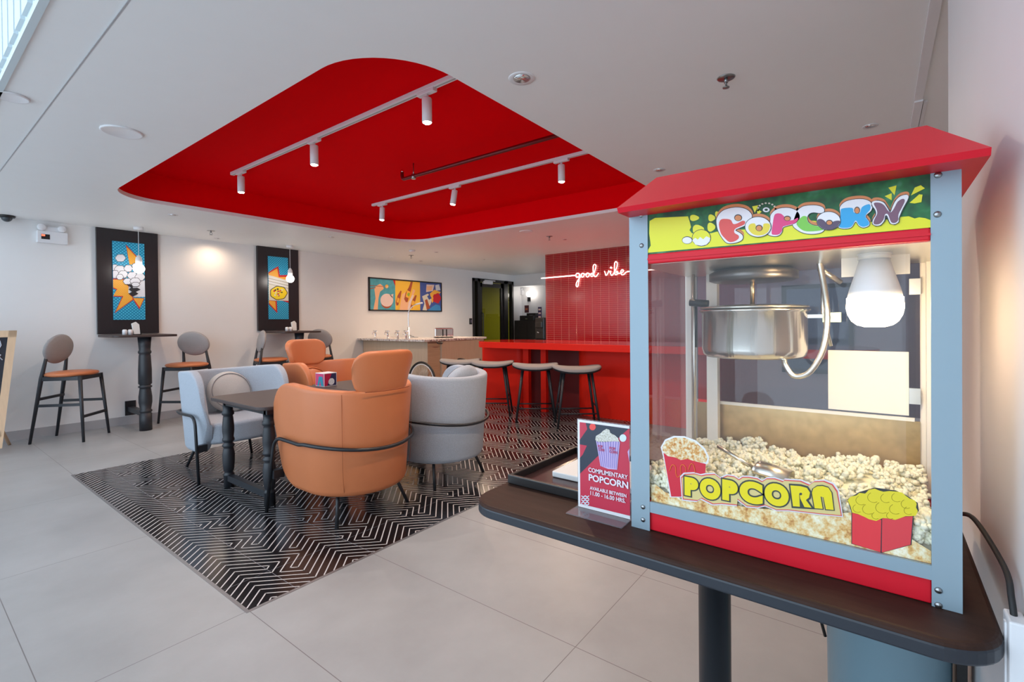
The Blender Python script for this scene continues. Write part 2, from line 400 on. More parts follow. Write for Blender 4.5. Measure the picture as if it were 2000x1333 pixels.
def strip(p, q, w, z, mi):
    c = clip(p, q)
    if not c: return
    p, q = Vector((*c[0], 0)), Vector((*c[1], 0)); d = (q-p)
    if d.length < 1e-4: return
    d.normalize(); e = d*w*.9; s = Vector((-d.y, d.x, 0))*w
    p = p-e if (RGX0+.01 < p.x < RGX1-.01 and RGY0+.01 < p.y < RGY1-.01) else p
    q = q+e if (RGX0+.01 < q.x < RGX1-.01 and RGY0+.01 < q.y < RGY1-.01) else q
    mb.add([(a.x, a.y, z) for a in (p-s, q-s, q+s, p+s)], [(0, 1, 2, 3)], mi)
for i in range(-1, 16):
    for j in range(-1, 9):
        for pl in cell:
            for a, b in zip(pl[:-1], pl[1:]):
                strip((X0+(a[0]+8*i)*U, Y0+(a[1]+8*j)*U), (X0+(b[0]+8*i)*U, Y0+(b[1]+8*j)*U), lw, .0020, 1)
for i in range(-1, 16):
    x = X0+(2+8*i)*U; strip((x, RGY0), (x, RGY1), .0016, .0016, 2)
for j in range(-1, 9):
    y = Y0+(.5+8*j)*U; strip((RGX0, y), (RGX1, y), .0012, .0016, 2)
tag(mb.build('floor', [M_rug, M_line, M_grout]), kind='structure')
mb = MB().box((RGX0-.016, RGY0-.016, -.01), (RGX1, RGY0, .0015)).box((RGX0-.016, RGY0, -.01), (RGX0, RGY1, .0015))
struct(mb, 'trim_4', mat('steel_edge', (.28, .28, .29), .35, metal=.6))
# glazed door in the far wall
d = MB()
fw = .075; fy0, fy1 = WY-.03, WY+.08
Xs = [PY(px, 620, WY).x for px in (922, 932, 937, 942.5, 978, 983.5, 991, 1001)]
d.box((DX0, fy0, 0), (DX0+.06, fy1, DZ)).box((DX1-.06, fy0, 0), (DX1, fy1, DZ)).box((DX0, fy0, DZ-.07), (DX1, fy1, DZ))
d.box((Xs[1], fy0, 0), (Xs[2], fy1, DZ)).box((Xs[5], fy0, 0), (Xs[6], fy1, DZ))
door = struct(d, 'door_1', M_cab)
lf = MB(); a, b = Xs[2]+.004, Xs[5]-.004
for q0, q1 in (((a, WY+.0, .02), (a+.09, WY+.045, DZ-.09)), ((b-.09, WY+.0, .02), (b, WY+.045, DZ-.09)), ((a, WY+.0, DZ-.19), (b, WY+.045, DZ-.09)), ((a, WY+.0, .02), (b, WY+.045, .14))): lf.box(q0, q1)
lf.build('door_leaf', M_cab, door)
MB().box((a+.09, WY+.018, .14), (b-.09, WY+.026, DZ-.19)).box((DX0+.06, WY+.018, .02), (Xs[1], WY+.026, DZ-.07)).box((Xs[6], WY+.018, .02), (DX1-.06, WY+.026, DZ-.07)).build('door_glass', M_doorglass, door)
MB().tube(fillet([(a+.045, WY, 1.45), (a+.045, WY-.07, 1.45), (a+.045, WY-.07, .75), (a+.045, WY, .75)], .03), .013).build('door_handle', M_black, door)
MB().box((a+.1, WY-.06, DZ-.12), (a+.42, WY-.0, DZ-.05)).box((a+.12, WY-.075, DZ-.045), (a+.5, WY-.05, DZ-.025)).build('door_closer', M_white, door)
# the corridor beyond the door
mb = MB().box((DX0-1.5, 11.3, 0), (12.5, 11.4, 2.6)).box((DX0-1.6, WY+.12, 0), (DX0-1.5, 11.4, 2.6)).box((12.5, WY+.12, 0), (12.6, 11.4, 2.6))
struct(mb, 'wall_corridor', mat('olive_wall', hexc('7A7416'), .5, var=.05))
struct(MB().box((DX0-1.6, WY+.12, 2.45), (12.6, 11.4, 2.5)), 'ceiling', mat('olive_ceiling', (.30, .28, .12), .6))
light('corridor_light', 'AREA', (10.8, 9.6, 2.43), 60, (1, .9, .6), shape='RECTANGLE', size=1.6, size_y=1.2)
for i in range(3):
    o = MB().lathe([(0, 0), (.05, 0), (.05, .04), (0, .04)], 16).build('corridor_lamp', M_dl, loc=(9.6+.55*i, 9.7+.25*i, 2.40))
    tag(o, 'small bright ceiling lamp seen through the glazed door', 'ceiling lamp', 'lamps in the corridor behind the door')

# ================================================================== CEILING FIXTURES
def downlight(loc, label, lit, r=.045, energy=14, spot=True):
    o = empty('downlight', loc, label=label, cat='downlight', group=None)
    MB().lathe([(r*.82, .0), (r*1.25, -.004), (r*1.3, .0), (r*1.3, .006), (r*.82, .006)], 28).build('trim_ring', M_white, o)
    # parabolic reflector that dips slightly below the ceiling plane
    MB().lathe([(r*.82, -.0035), (r*.74, .004), (r*.5, .02), (r*.35, .03)], 28).build('reflector', M_chrome, o)
    MB().lathe([(0, -.0005 if lit else .012), (r*(.66 if lit else .3), -.0005 if lit else .012), (r*(.66 if lit else .3), .012), (0, .016)], 20).build('lens', M_dl if lit else M_screw, o)
    if spot: light('downlight_beam_fill', 'SPOT', (loc[0], loc[1], loc[2]-.010), energy*1.75, WARM, spot_size=math.radians(168), spot_blend=1, shadow_soft_size=.012)  # unlit fittings get this spot too, added to brighten the room
    return o
p = PZ(1019, 153, CZ); downlight(p, 'large unlit chrome downlight right of the red ceiling opening', False, .05, 42)
p = PZ(1288, 332, CZ); downlight(p, 'small unlit downlight just above the popcorn machine roof', False, .035, 26)
p = PZ(1700, 246, CZ); downlight(p, 'lit downlight above the right end of the machine roof', True, .032, 10)
p = PZ(338, 420, CZ); downlight(p, 'unlit downlight near the left corner of the red opening', False, .035, 16)
p = PZ(425, 466, CZ); downlight(p, 'lit downlight washing the wall between the two dark panels', True, .035, 9)
p = PZ(648, 463, CZ); downlight(p, 'small downlight right of the second dark wall panel', False, .035, 24)
p = PZ(852, 493, CZ); downlight(p, 'small downlight above the right end of the framed triptych', False, .035, 42)
p = PZ(764, 503, CZ); downlight(p, 'small downlight above the framed triptych close to the wall', False, .035, 5)
p = PZ(822, 510, CZ); downlight(p, 'small downlight above the middle of the framed triptych', False, .035, 7)
p = PZ(945, 507, CZ); downlight(p, 'small downlight in front of the glazed door', False, .035, 70)
p = PZ(1103, 468, CZ); downlight(p, 'small downlight in front of the red tiled wall', False, .035, 80)
def sprinkler(loc, label, s=1.0):
    o = empty('sprinkler', loc, label=label, cat='sprinkler')
    MB().lathe([(.012*s, -.003), (.038*s, -.004), (.042*s, 0), (.012*s, 0)], 24).build('escutcheon', M_screw, o)
    MB().tube([(0, 0, 0), (0, 0, -.025*s)], .009*s, 10).tube(fillet([(0, 0, -.018*s), (.016*s, 0, -.026*s), (.003, 0, -.046*s)], .01), .0025*s, 6).tube(fillet([(0, 0, -.018*s), (-.016*s, 0, -.026*s), (-.003, 0, -.046*s)], .01), .0025*s, 6).build('frame', M_screw, o)
    mb = MB().lathe([(0, -.046*s), (.016*s, -.046*s), (.016*s, -.049*s), (0, -.049*s)], 16)
    mb.build('deflector', M_screw, o)
sprinkler(PZ(1418, 152, CZ), 'chrome fire sprinkler hanging right of the large downlight', 1.0)
sprinkler(PZ(412, 451, CZ), 'fire sprinkler beside the lit downlight between the wall panels', 1.1)
sprinkler(PZ(803, 499, CZ), 'small fire sprinkler above the framed triptych', 1.1)
sprinkler(PZ(1073, 462, CZ), 'fire sprinkler in front of the red tiled wall', 1.1)
def speaker(loc, label, r):
    o = empty('ceiling_speaker', loc, label=label, cat='ceiling speaker')
    MB().lathe([(r*.9, -.008), (r*.96, -.010), (r, -.006), (r, 0), (r*.9, 0)], 40).build('rim', M_white, o)
    MB().lathe([(0, -.007), (r*.9, -.006), (r*.9, 0)], 40).build('grille', mat('speaker_grille', (.60, .64, .72), .7, bump=.5, bscale=900), o)
speaker(PZ(238, 257, CZ), 'round white ceiling speaker left of the red opening', .105)
speaker(PZ(1028, 452, CZ), 'small round ceiling speaker before the tiled wall', .09)
speaker(Vector((FX+.06, PZ(4, 185, CZ).y, CZ+.004)), 'round white disc at the top left edge of the ceiling', .07)
p = PZ(805, 489, CZ)
o = MB().lathe([(0, -.03), (.035, -.03), (.05, -.018), (.05, 0), (0, 0)], 24).build('smoke_detector', M_white, loc=p); tag(o, 'white smoke detector near the far corner of the red opening', 'smoke detector')
# slot diffuser and sliding rail at top right
o = empty('air_diffuser', (2.4, YR-.012, CZ), label='white linear air diffuser with dark slots in the ceiling at right', cat='air diffuser')
MB().box((-1.2, -.006, -.012), (1.0, .03, 0)).build('frame', M_whitem, o)
mb = MB()
for i in range(42): mb.box((-1.1+i*.024, .031, -.010), (-1.1+i*.024+.011, .046, -.001))
mb.build('slots', M_screw, o)
MB().box((1.0, -.008, -.02), (2.6, .028, 0)).box((1.05, -.028, -.013), (2.6, -.012, 0)).build('rail', M_whitem, o)
# light tracks in the red recess
def track(x, y0, y1, label):
    o = empty('light_track', (x, y0, RZ), label=label, cat='light track')
    mb = MB().box((-.018, 0, -.028), (.018, y1-y0, 0)); mb.build('rail', M_whitem, o, bevel=.003)
    MB().box((-.006, .01, -.0285), (.006, y1-y0-.01, -.027)).build('groove', M_base, o)
    MB().box((-.021, -.012, -.03), (.021, .03, 0)).build('end_cap', M_whitem, o)
    return o
track(2.08, 1.66, 4.99, 'white light track in the red recess, nearer the camera')
track(3.71, 1.66, 4.99, 'white light track in the red recess, farther beside the red pipe')
def trackspot(x, y, label, tilt=(0, 0)):
    o = empty('track_spotlight', (x, y, RZ-.028), label=label, cat='spotlight', group='spotlights on the two ceiling tracks')
    MB().box((-.018, -.075, -.022), (.018, .075, 0)).build('adapter', M_whitem, o, bevel=.003)
    R = Matrix.Rotation(tilt[0], 4, 'X') @ Matrix.Rotation(tilt[1], 4, 'Y')
    MB().tube([(0, 0, -.02), (0, 0, -.052)], .009, 10).build('stem', M_whitem, o)
    M = Matrix.Translation((0, 0, -.045)) @ R
    MB().lathe([(.0, 0), (.028, 0), (.031, -.005), (.031, -.150), (.027, -.152), (.027, -.14)], 28).build('housing', M_whitem, o, M=M)
    MB().lathe([(0, -.160), (.020, -.158), (.0275, -.152), (.0275, -.142), (0, -.142)], 24).build('lens', M_spot, o, M=M)
    d = light('spot_beam', 'SPOT', (x, y, RZ-.028-.045-.163), 44, NEUT, spot_size=math.radians(150), spot_blend=1, shadow_soft_size=.012)
trackspot(2.08, 4.80, 'left spotlight on the nearer ceiling track')
trackspot(2.08, 3.53, 'middle spotlight on the nearer ceiling track')
trackspot(2.08, 2.24, 'right spotlight on the nearer ceiling track, largest of all')
trackspot(3.71, 4.80, 'left spotlight on the farther ceiling track, near the rounded corner', (0, .06))
trackspot(3.71, 3.58, 'slightly tilted middle spotlight on the farther ceiling track', (.12, .1))
trackspot(3.71, 2.26, 'right spotlight on the farther ceiling track')
o = empty('sprinkler_pipe', (3.0, 3.58, 2.60), label='dark red painted sprinkler pipe hanging in the red recess', cat='pipe')
M_rpipe = mat('dark_red_pipe', hexc('6A040A'), .35)
MB().tube(fillet([(0, 0, .07), (0, 0, 0), (0, -1.9, 0)], .05), .016).build('pipe', M_rpipe, o)
MB().tube([(0, 0, .065), (0, 0, .09)], .010).build('nozzle', M_chrome, o)
MB().tube([(0, -.16, .12), (0, -.16, -.02)], .005, 8).tube([(0, -.16, .02), (0, -.16, -.026)], .02, 10).build('hanger', M_screw, o)

# ================================================================== BAR TABLES WITH PANELS ON THE FAR WALL
def quadY(P4, Y): return [PY(x, y, Y) for x, y in P4]
def decalY(pts, off, mt, name, parent, z=(715, 535, 13.33), Yp=WY, t=.0012):
    """flat printed shape on a panel facing the room (-Y)"""
    q = [PY(z[0]+x/z[2], z[1]+y/z[2], Yp) for x, y in pts]
    q = [Vector((v.x, Yp-off, v.z)) for v in q]
    return MB().prism(q, (0, -t, 0)).build(name, mt, parent)
def circ(cx, cy, rx, ry=None, n=20, wob=0, k=5): return [(cx+rx*(1+wob*math.cos(k*a))*math.cos(a), cy+(ry or rx)*(1+wob*math.cos(k*a))*math.sin(a)) for a in [2*math.pi*i/n for i in range(n)]]
M_y = mat('print_yellow', hexc('F4B43C'), .5); M_r = mat('print_red', hexc('C81E28'), .5); M_w = mat('print_white', (.68, .68, .72), .5)
M_k = mat('print_black', (.01, .01, .015), .5); M_c = mat('print_cream', hexc('D8D2C0'), .5); M_skin = mat('print_skin', hexc('F0B88C'), .5)
M_teal = mat('print_teal', hexc('4FA3B4'), .5, var=.35, vscale=14); M_y2 = mat('print_amber', hexc('F0BC3C'), .5); M_bl = mat('print_blue', hexc('4458A0'), .5, var=.15, vscale=9)
M_bl2 = mat('print_light_blue', hexc('3F8CC8'), .5); M_br = mat('print_brown', hexc('A8502C'), .5); M_pk = mat('print_pink', hexc('E8CFC8'), .5); M_gr = mat('print_green', hexc('8FB030'), .5)
PT = .045                                           # thickness of the dark panels
def wall_panel(xa, xb, label):
    o = empty('wall_panel', (xa, WY, 1.14), label=label, cat='wall panel')
    MB().box((0, -PT, 0), (xb-xa, 0, CZ-1.14-.002)).build('board', M_darkpanel, o)
    return o
xa, xb = 1.572, 2.19
pan1 = wall_panel(xa, xb, 'tall dark wall panel holding the cloud artwork, nearest to the chalkboard')
xa2, xb2 = PY(501, 560, WY).x, PY(580.5, 560, WY).x
pan2 = wall_panel(xa2, xb2, 'tall dark wall panel holding the artwork with the yellow oval burst')
YP = WY-PT
def art_root(name, label, P4, z, loc):
    o = empty(name, (0, 0, 0), label=label, cat='artwork'); return o
# artwork 1 : clouds and yellow bursts
A1 = art_root('comic_artwork', 'tall blue dotted comic print with white clouds and yellow bursts', None, None, None)
z1 = (195, 465, 7.845)
def rectY(z, pts, Yp):
    q = [PY(z[0]+x/z[2], z[1]+y/z[2], Yp) for x, y in pts]; xs = [v.x for v in q]; zs = [v.z for v in q]
    x0, x1 = (xs[0]+xs[3])/2, (xs[1]+xs[2])/2; zt = (zs[0]+zs[1])/2; zb = (zs[2]+zs[3])/2
    return x0, x1, zb, zt
def artboard(root, z, pts, Yp, mt, t=.012):
    x0, x1, zb, zt = rectY(z, pts, Yp)
    MB().box((x0, Yp-t, zb), (x1, Yp, zt)).build('print_board', mt, root); return x0, x1, zb, zt
B1 = artboard(A1, z1, [(190, 45), (685, 95), (685, 1255), (200, 1255)], YP, M_half)
def put(root, z, Yp, items, B, base=.012):
    for k, (nm, mt, pts, lay) in enumerate(items):
        q = []
        for x, y in pts:
            v = PY(z[0]+x/z[2], z[1]+y/z[2], Yp); q.append(Vector((min(max(v.x, B[0]+.001), B[1]-.001), Yp-base-lay*.0005, min(max(v.z, B[2]+.001), B[3]-.001))))
        MB().prism(q, (0, -.0005, 0)).build(nm, mt, root)
spike = [(405, 135), (560, 300), (560, 405), (450, 410)]
star = [(190, 640), (350, 640), (430, 740), (440, 860), (515, 930), (240, 1130), (355, 892), (192, 888), (262, 785), (190, 760)]
it = [('burst_edge', M_r, [(392, 105), (580, 300), (580, 410), (450, 410)], 1), ('burst', M_halfy, spike, 2),
      ('burst_edge', M_r, [(188, 625), (360, 628), (445, 735), (455, 855), (528, 935), (222, 1155), (335, 905), (186, 900), (250, 795), (186, 775)], 1), ('burst', M_halfy, star, 2),
      ('burst_edge', M_r, [(488, 920), (680, 925), (600, 1095)], 3), ('burst', M_halfy, [(505, 925), (668, 930), (605, 1065)], 4),
      ('speed_panel', M_w, [(440, 700), (690, 650), (690, 905), (512, 905), (430, 840)], 3)]
cl = [(310, 310, 75, 55), (225, 455, 48, 45), (300, 480, 78, 52), (430, 470, 62, 52), (540, 430, 52, 40), (230, 560, 55, 60), (350, 560, 70, 55), (490, 580, 72, 55), (610, 600, 72, 58), (300, 600, 50, 40), (415, 668, 60, 45), (535, 665, 75, 50), (625, 480, 50, 60), (540, 715, 60, 32)]
for i, (cx, cy, rx, ry) in enumerate(cl):
    it.append(('cloud_outline', M_k, circ(cx, cy, rx+7, ry+7, 20, .07, 6), 5+i*.9)); it.append(('cloud', M_w, circ(cx, cy, rx, ry, 20, .07, 6), 5.45+i*.9))
it.append(('zigzag', M_k, [(412, 722), (480, 712), (500, 770), (565, 765), (615, 790), (540, 828), (582, 855), (500, 900), (430, 855), (485, 828), (430, 790), (470, 765)], 19))
put(A1, z1, YP, it, B1)
A2 = art_root('comic_artwork', 'tall blue dotted comic print with a yellow and red oval burst', None, None, None)
z2 = (500, 490, 8.889)
B2 = artboard(A2, z2, [(205, 95), (550, 125), (560, 1190), (215, 1190)], YP, M_half)
it = [('burst_edge', M_r, [(198, 375), (378, 268), (405, 425), (560, 425), (560, 520), (200, 430)], 1), ('burst', M_halfy, [(200, 395), (362, 308), (388, 460), (560, 455), (560, 540), (200, 440)], 2),
      ('speed_panel', M_c, [(200, 420), (560, 520), (562, 872), (210, 862)], 3)]
for i in range(6):
    y = 445+i*24; it.append(('speed_line', M_greyd if i % 2 else M_w, [(208, y+(8 if i % 2 else 0)), (560, y+88), (560, y+96), (208, y+14)], 4))
it += [('oval_outline', M_k, circ(385, 735, 152, 122, 26, .04, 7), 5), ('oval', mat('print_lemon', hexc('F0D020'), .5), circ(385, 735, 140, 110, 26, .04, 7), 6)]
rnd = random.Random(3)
for i in range(16):
    a = rnd.uniform(0, 6.28); r = rnd.uniform(.2, .8); it.append(('oval_spot', [M_r, M_k, M_c][i % 3], circ(385+120*r*math.cos(a), 735+92*r*math.sin(a), rnd.uniform(9, 22), rnd.uniform(8, 17), 8), 7+i*.2))
it += [('burst_edge', M_r, [(215, 862), (352, 872), (362, 1085), (215, 930)], 5), ('burst', M_halfy, [(215, 868), (328, 878), (340, 1040), (215, 905)], 6), ('burst_edge', M_r, [(440, 866), (560, 872), (560, 905)], 5)]
put(A2, z2, YP, it, B2)
# framed triptych
A3 = art_root('framed_triptych', 'wide framed triptych with a hand, beer bottles and food above the stone counter', None, None, None)
z3 = (715, 535, 13.33)
P4 = [(55, 95), (1950, 230), (1950, 980), (55, 975)]
x0, x1, zb, zt = rectY(z3, P4, WY); B3 = (x0+.02, x1-.02, zb+.02, zt-.02)
mb = MB(); t = .03
mb.box((x0, WY-t, zb), (x0+.022, WY, zt)).box((x1-.022, WY-t, zb), (x1, WY, zt)).box((x0, WY-t, zb), (x1, WY, zb+.022)).box((x0, WY-t, zt-.022), (x1, WY, zt)); mb.build('frame', M_cab, A3)
xm1 = PY(715+742/13.33, 570, WY).x; xm2 = PY(715+1388/13.33, 570, WY).x
MB().box((x0+.02, WY-.02, zb+.02), (xm1, WY, zt-.02)).build('left_print', M_teal, A3)
MB().box((xm1, WY-.02, zb+.02), (xm2, WY, zt-.02)).build('middle_print', M_y2, A3)
MB().box((xm2, WY-.02, zb+.02), (x1-.02, WY, zt-.02)).build('right_print', M_bl, A3)
it = [('red_stripe', M_r, [(680, 150), (742, 155), (742, 330)], 1),
      ('arm', M_skin, [(175, 955), (228, 640), (198, 400), (235, 325), (350, 262), (425, 330), (440, 395), (345, 470), (305, 640), (285, 955)], 1),
      ('chopstick', M_br, [(60, 300), (480, 330), (480, 342), (60, 318)], 2), ('chopstick', M_br, [(60, 385), (230, 355), (230, 372), (60, 405)], 2),
      ('morsel', M_y, circ(522, 332, 42, 48), 2), ('morsel', M_pk, circ(530, 345, 18, 22), 3),
      ('bowl_shadow', M_br, circ(520, 740, 150, 165), 1), ('bowl', M_pk, circ(522, 690, 168, 170), 2), ('bowl_spout', M_pk, [(600, 560), (690, 525), (680, 640)], 2),
      ('bottle', M_br, [(1148, 205), (1195, 215), (1172, 340), (1140, 470), (1062, 735), (1020, 745), (972, 660), (1010, 500), (1095, 350)], 4),
      ('bottle_label', M_y, [(1050, 430), (1130, 470), (1085, 640), (1010, 600)], 5), ('bottle_label', M_gr, circ(1085, 540, 32, 45), 6),
      ('bottle', M_br, [(880, 440), (905, 455), (880, 600), (820, 820), (770, 830), (755, 740), (800, 570)], 4), ('bottle_label', M_y, [(800, 620), (850, 650), (825, 760), (775, 740)], 5),
      ('bottle', M_br, [(1268, 555), (1298, 570), (1265, 700), (1180, 915), (1138, 860), (1180, 700)], 4), ('bottle_label', M_y, [(1190, 690), (1250, 730), (1205, 840), (1160, 800)], 5),
      ('hand', M_skin, [(850, 955), (880, 760), (920, 540), (1010, 480), (1000, 640), (1060, 760), (1150, 620), (1200, 400), (1260, 440), (1180, 640), (1120, 960)], 3), ('hand', M_pk, [(1060, 950), (1090, 740), (1180, 560), (1230, 560), (1150, 760), (1100, 950)], 3.5),
      ('food', M_pk, [(1555, 280), (1760, 290), (1720, 450), (1545, 480)], 2), ('food', M_skin, [(1560, 330), (1700, 320), (1690, 440), (1560, 440)], 3),
      ('food', M_c, [(1440, 590), (1590, 520), (1700, 640), (1660, 800), (1560, 965), (1450, 950), (1500, 780)], 3), ('food', M_br, [(1510, 690), (1570, 660), (1650, 900), (1560, 940)], 4), ('food', M_bl, [(1570, 590), (1630, 545), (1690, 640), (1620, 680)], 5),
      ('food', M_y, [(1640, 520), (1760, 420), (1930, 480), (1790, 620), (1700, 770)], 4), ('food', M_r, circ(1825, 640, 105, 130, 16, .12, 5), 5),
      ('food', M_w, [(1780, 300), (1880, 280), (1920, 430), (1800, 440)], 3), ('plate', M_bl2, [(1590, 968), (1690, 870), (1790, 805), (1900, 830), (1945, 968)], 2)]
put(A3, z3, WY, it, B3, base=.020)
# wall tables
def leg_profile(H_, rs=1.0):
    p = [(.058, 0), (.058, .18*H_), (.050, .185*H_), (.050, .19*H_), (.060, .20*H_), (.060, .215*H_), (.050, .225*H_), (.062, .30*H_), (.062, .36*H_), (.052, .44*H_), (.050, .455*H_), (.062, .46*H_), (.062, .475*H_), (.050, .482*H_), (.050, .488*H_), (.062, .50*H_), (.061, .65*H_), (.054, .80*H_), (.050, .815*H_), (.060, .83*H_), (.060, .845*H_), (.052, .86*H_), (.055, .90*H_), (.062, 1.0*H_)]
    return [(r*rs, z) for r, z in p]
def wall_table(xc, label):
    o = empty('bar_table', (xc, 6.92, 0), label=label, cat='bar table', group='dark bar tables fixed to the wall panels')
    w = .315
    MB().prism(rrect(-w, -.12, w, WY-6.92-PT-.002, [.07, .07, .005, .005], 8, 1.105), (0, 0, .028)).build('table_top', M_darktop, o, bevel=.006)
    MB().lathe(leg_profile(1.105, 1.08), 28).build('column', M_blackwood, o)
    MB().box((-.03, .05, .165), (.03, WY-6.92-.012, .225)).build('brace', M_blackwood, o)
    MB().box((-.055, WY-6.92-.014, .115), (.055, WY-6.92-.002, .295)).build('wall_plate', M_black, o)
    return o
wt1 = wall_table(1.886, 'dark bar table under the cloud artwork, left one')
wt2 = place(wt1, (3.80, 6.92, 0), 0, 'dark bar table under the oval burst artwork, behind the orange armchair')
def salt_set(x, y, tilt, names):
    r = .024
    for i, dx in enumerate((-.075, -.022)):
        o = empty('salt_shaker', (x+dx, y, 1.134), label=names[i], cat='shaker', group='white shakers on the bar tables')
        MB().lathe([(0, 0), (r, 0), (r, .05), (r*.9, .055)], 20).build('body', M_white, o)
        MB().lathe([(r*.9, .055), (r*.7, .062), (0, .063)], 20).build('cap', M_paper, o)
    o = empty('napkin_holder', (x+.04, y+.01, 1.134), label=names[2], cat='napkin holder')
    MB().box((-.035, -.025, 0), (.04, .03, .008)).box((.036, -.025, .0), (.040, .03, .05)).build('stand', M_cab, o)
    MB().prism([(-.03, -.018, .008), (.03, -.018, .008), (.025+tilt*.4, -.018, .12), (.0+tilt, -.018, .15), (-.045+tilt*.4, -.018, .13)], (0, .03, 0)).build('napkins', M_paper, o)
salt_set(1.79, 6.98, -.01, ('left white shaker on the left bar table', 'right white shaker on the left bar table', 'white upright napkins in holder on the left bar table'))
salt_set(3.72, 6.98, .0, ('left white shaker on the bar table behind the orange armchair', 'right white shaker on the bar table behind the orange armchair', 'pointed white napkins in holder on the bar table behind the orange armchair'))
def pendant(px, py_top, py_bulb, label, rb):
    t = PZ(px, py_top, CZ); o = empty('pendant_lamp', (t.x, t.y, CZ), label=label, cat='pendant lamp')
    b = PY(px, py_bulb, t.y); dz = b.z-CZ
    MB().lathe([(0, -.035), (.04, -.035), (.048, -.028), (.048, 0), (0, 0)], 24).build('ceiling_rose', M_white, o)
    MB().tube([(0, 0, -.03), (0, 0, dz+.14)], .003, 6).build('cord', M_whitem, o)
    MB().lathe([(0, dz+.165), (.012, dz+.16), (.03, dz+.13), (.034, dz+.10), (.034, dz+.045), (0, dz+.045)], 24).build('socket', M_white, o)
    MB().lathe([(rb*math.sin(a), dz-rb*math.cos(a)) for a in [math.pi*i/14 for i in range(15)]], 28).build('globe', M_globe, o)
pendant(270, 444, 525, 'lit globe pendant hanging before the cloud artwork', .058)
pendant(566, 480, 545, 'lit globe pendant hanging before the oval burst artwork', .056)

# ------------------------------------------------------------------ bar chairs
def make_bar_chair(label):
    o = empty('bar_chair', (0, 0, 0), label=label, cat='bar chair', group='bar chairs at the wall tables')   # front = +X
    fx, bx = .20, -.17; fyw, byw = .175, .175; SZ = .715
    def leg(a, b, ra=.019, rb=.013): return MB().tube([a, b], [ra, rb], 12)
    for s in (1, -1):
        leg((fx-.015, s*fyw, SZ-.01), (fx+.035, s*(fyw+.045), 0)).build('leg', M_blackwood, o)
        MB().tube([(bx+.045, s*byw*.85, .97), (bx+.0, s*byw, SZ-.03), (bx-.10, s*(byw+.02), .0)], [.013, .020, .013], 12).build('leg', M_blackwood, o)
    mb = MB()
    mb.box((bx, -fyw-.012, SZ-.055), (fx, -fyw+.012, SZ-.012)).box((bx, fyw-.012, SZ-.055), (fx, fyw+.012, SZ-.012)).box((fx-.027, -fyw, SZ-.055), (fx-.003, fyw, SZ-.012)).box((bx-.012, -byw, SZ-.055), (bx+.012, byw, SZ-.012))
    mb.build('seat_frame', M_blackwood, o, bevel=.004)
    def rail(z, xa, ya, xb, yb): return MB().box((-.5, -.010, -.014), (.5, .010, .014), M=Matrix.Translation(((xa+xb)/2, (ya+yb)/2, z)) @ Matrix.Rotation(math.atan2(yb-ya, xb-xa), 4, 'Z') @ Matrix.Diagonal((math.hypot(xb-xa, yb-ya), 1, 1, 1)))
    for z, a, b in ((.40, (fx+.01, -fyw-.02), (bx-.02, -byw-.015)), (.40, (fx+.01, fyw+.02), (bx-.02, byw+.015)), (.27, (fx+.02, -fyw-.028), (fx+.02, fyw+.028)), (.47, (bx-.018, -byw-.01), (bx-.018, byw+.01))):
        rail(z, *a, *b).build('stretcher', M_blackwood, o)
    MB().lathe([(0, -.018), (.19, -.018), (.215, -.008), (.222, .006), (.212, .020), (.17, .030), (0, .034)], 40, (.01, 0, SZ+.004), sx=1.0, sy=1.12).build('seat', M_leather, o)
    M = Matrix.Translation((bx+.055, 0, .995)) @ Matrix.Rotation(math.radians(10), 4, 'Y') @ Matrix.Rotation(math.pi/2, 4, 'Y')
    MB().lathe([(0, -.028), (.10, -.027), (.150, -.018), (.163, 0), (.150, .018), (.10, .027), (0, .030)], 40, M=M, sx=1.0, sy=1.36).build('backrest', M_backf, o)
    return o
bc = make_bar_chair('grey backed bar chair with orange seat nearest to the chalkboard')
bc.location = (1.262, 7.09, 0); bc.rotation_euler = (0, 0, math.radians(-41))
place(bc, (2.42, 7.19, 0), math.radians(180+35), 'grey backed bar chair with orange seat right of the left bar table')
place(bc, (3.44, 7.08, 0), math.radians(-14), 'bar chair seen side on, left of the bar table behind the orange armchair')
place(bc, (4.18, 7.12, 0), math.radians(180+25), 'bar chair behind the orange headrest, right of the second bar table')

# ------------------------------------------------------------------ emergency light, camera, switch
p = PY(100, 462, WY)
o = empty('emergency_light', (p.x, WY, p.z), label='white twin head emergency light unit high on the left wall', cat='emergency light')
MB().box((-.125, -.055, -.085), (.135, 0, .05)).build('case', M_white, o, bevel=.008)
MB().box((-.09, -.058, -.045), (-.02, -.054, .01)).build('display', M_cab, o)
MB().box((-.088, -.060, -.012), (-.060, -.056, .006)).build('indicator', M_exit, o)
for s in (-.085, .085):
    h = MB().lathe([(0, -.03), (.03, -.028), (.038, -.01), (.038, .012), (.03, .02), (0, .02)], 24, M=Matrix.Translation((s, -.05, .088)) @ Matrix.Rotation(math.pi/2, 4, 'X')).build('lamp_head', M_white, o)
MB().box((-.09, -.04, .045), (.09, -.015, .10)).build('bracket', M_whitem, o)
p = PZ(10, 424, CZ)
o = empty('security_camera', (p.x, min(p.y, WY-.1), CZ), label='dome security camera on the ceiling at the left picture edge', cat='security camera')
MB().lathe([(0, -.022), (.062, -.022), (.068, -.012), (.068, 0), (0, 0)], 32).build('base', M_cab, o)
MB().lathe([(.045*math.sin(a), -.022-.045*math.cos(a)+.0) for a in [math.pi/2*i/8 for i in range(9)]], 28).build('dome', mat('smoked_dome', (.05, .06, .07), .05), o)
p = PY(919, 628, WY)
o = empty('wall_switch', (p.x, WY, p.z), label='small black switch plate on the wall left of the glazed door', cat='switch')
MB().box((-.045, -.012, -.07), (.045, 0, .07)).build('plate', M_cab, o, bevel=.004)
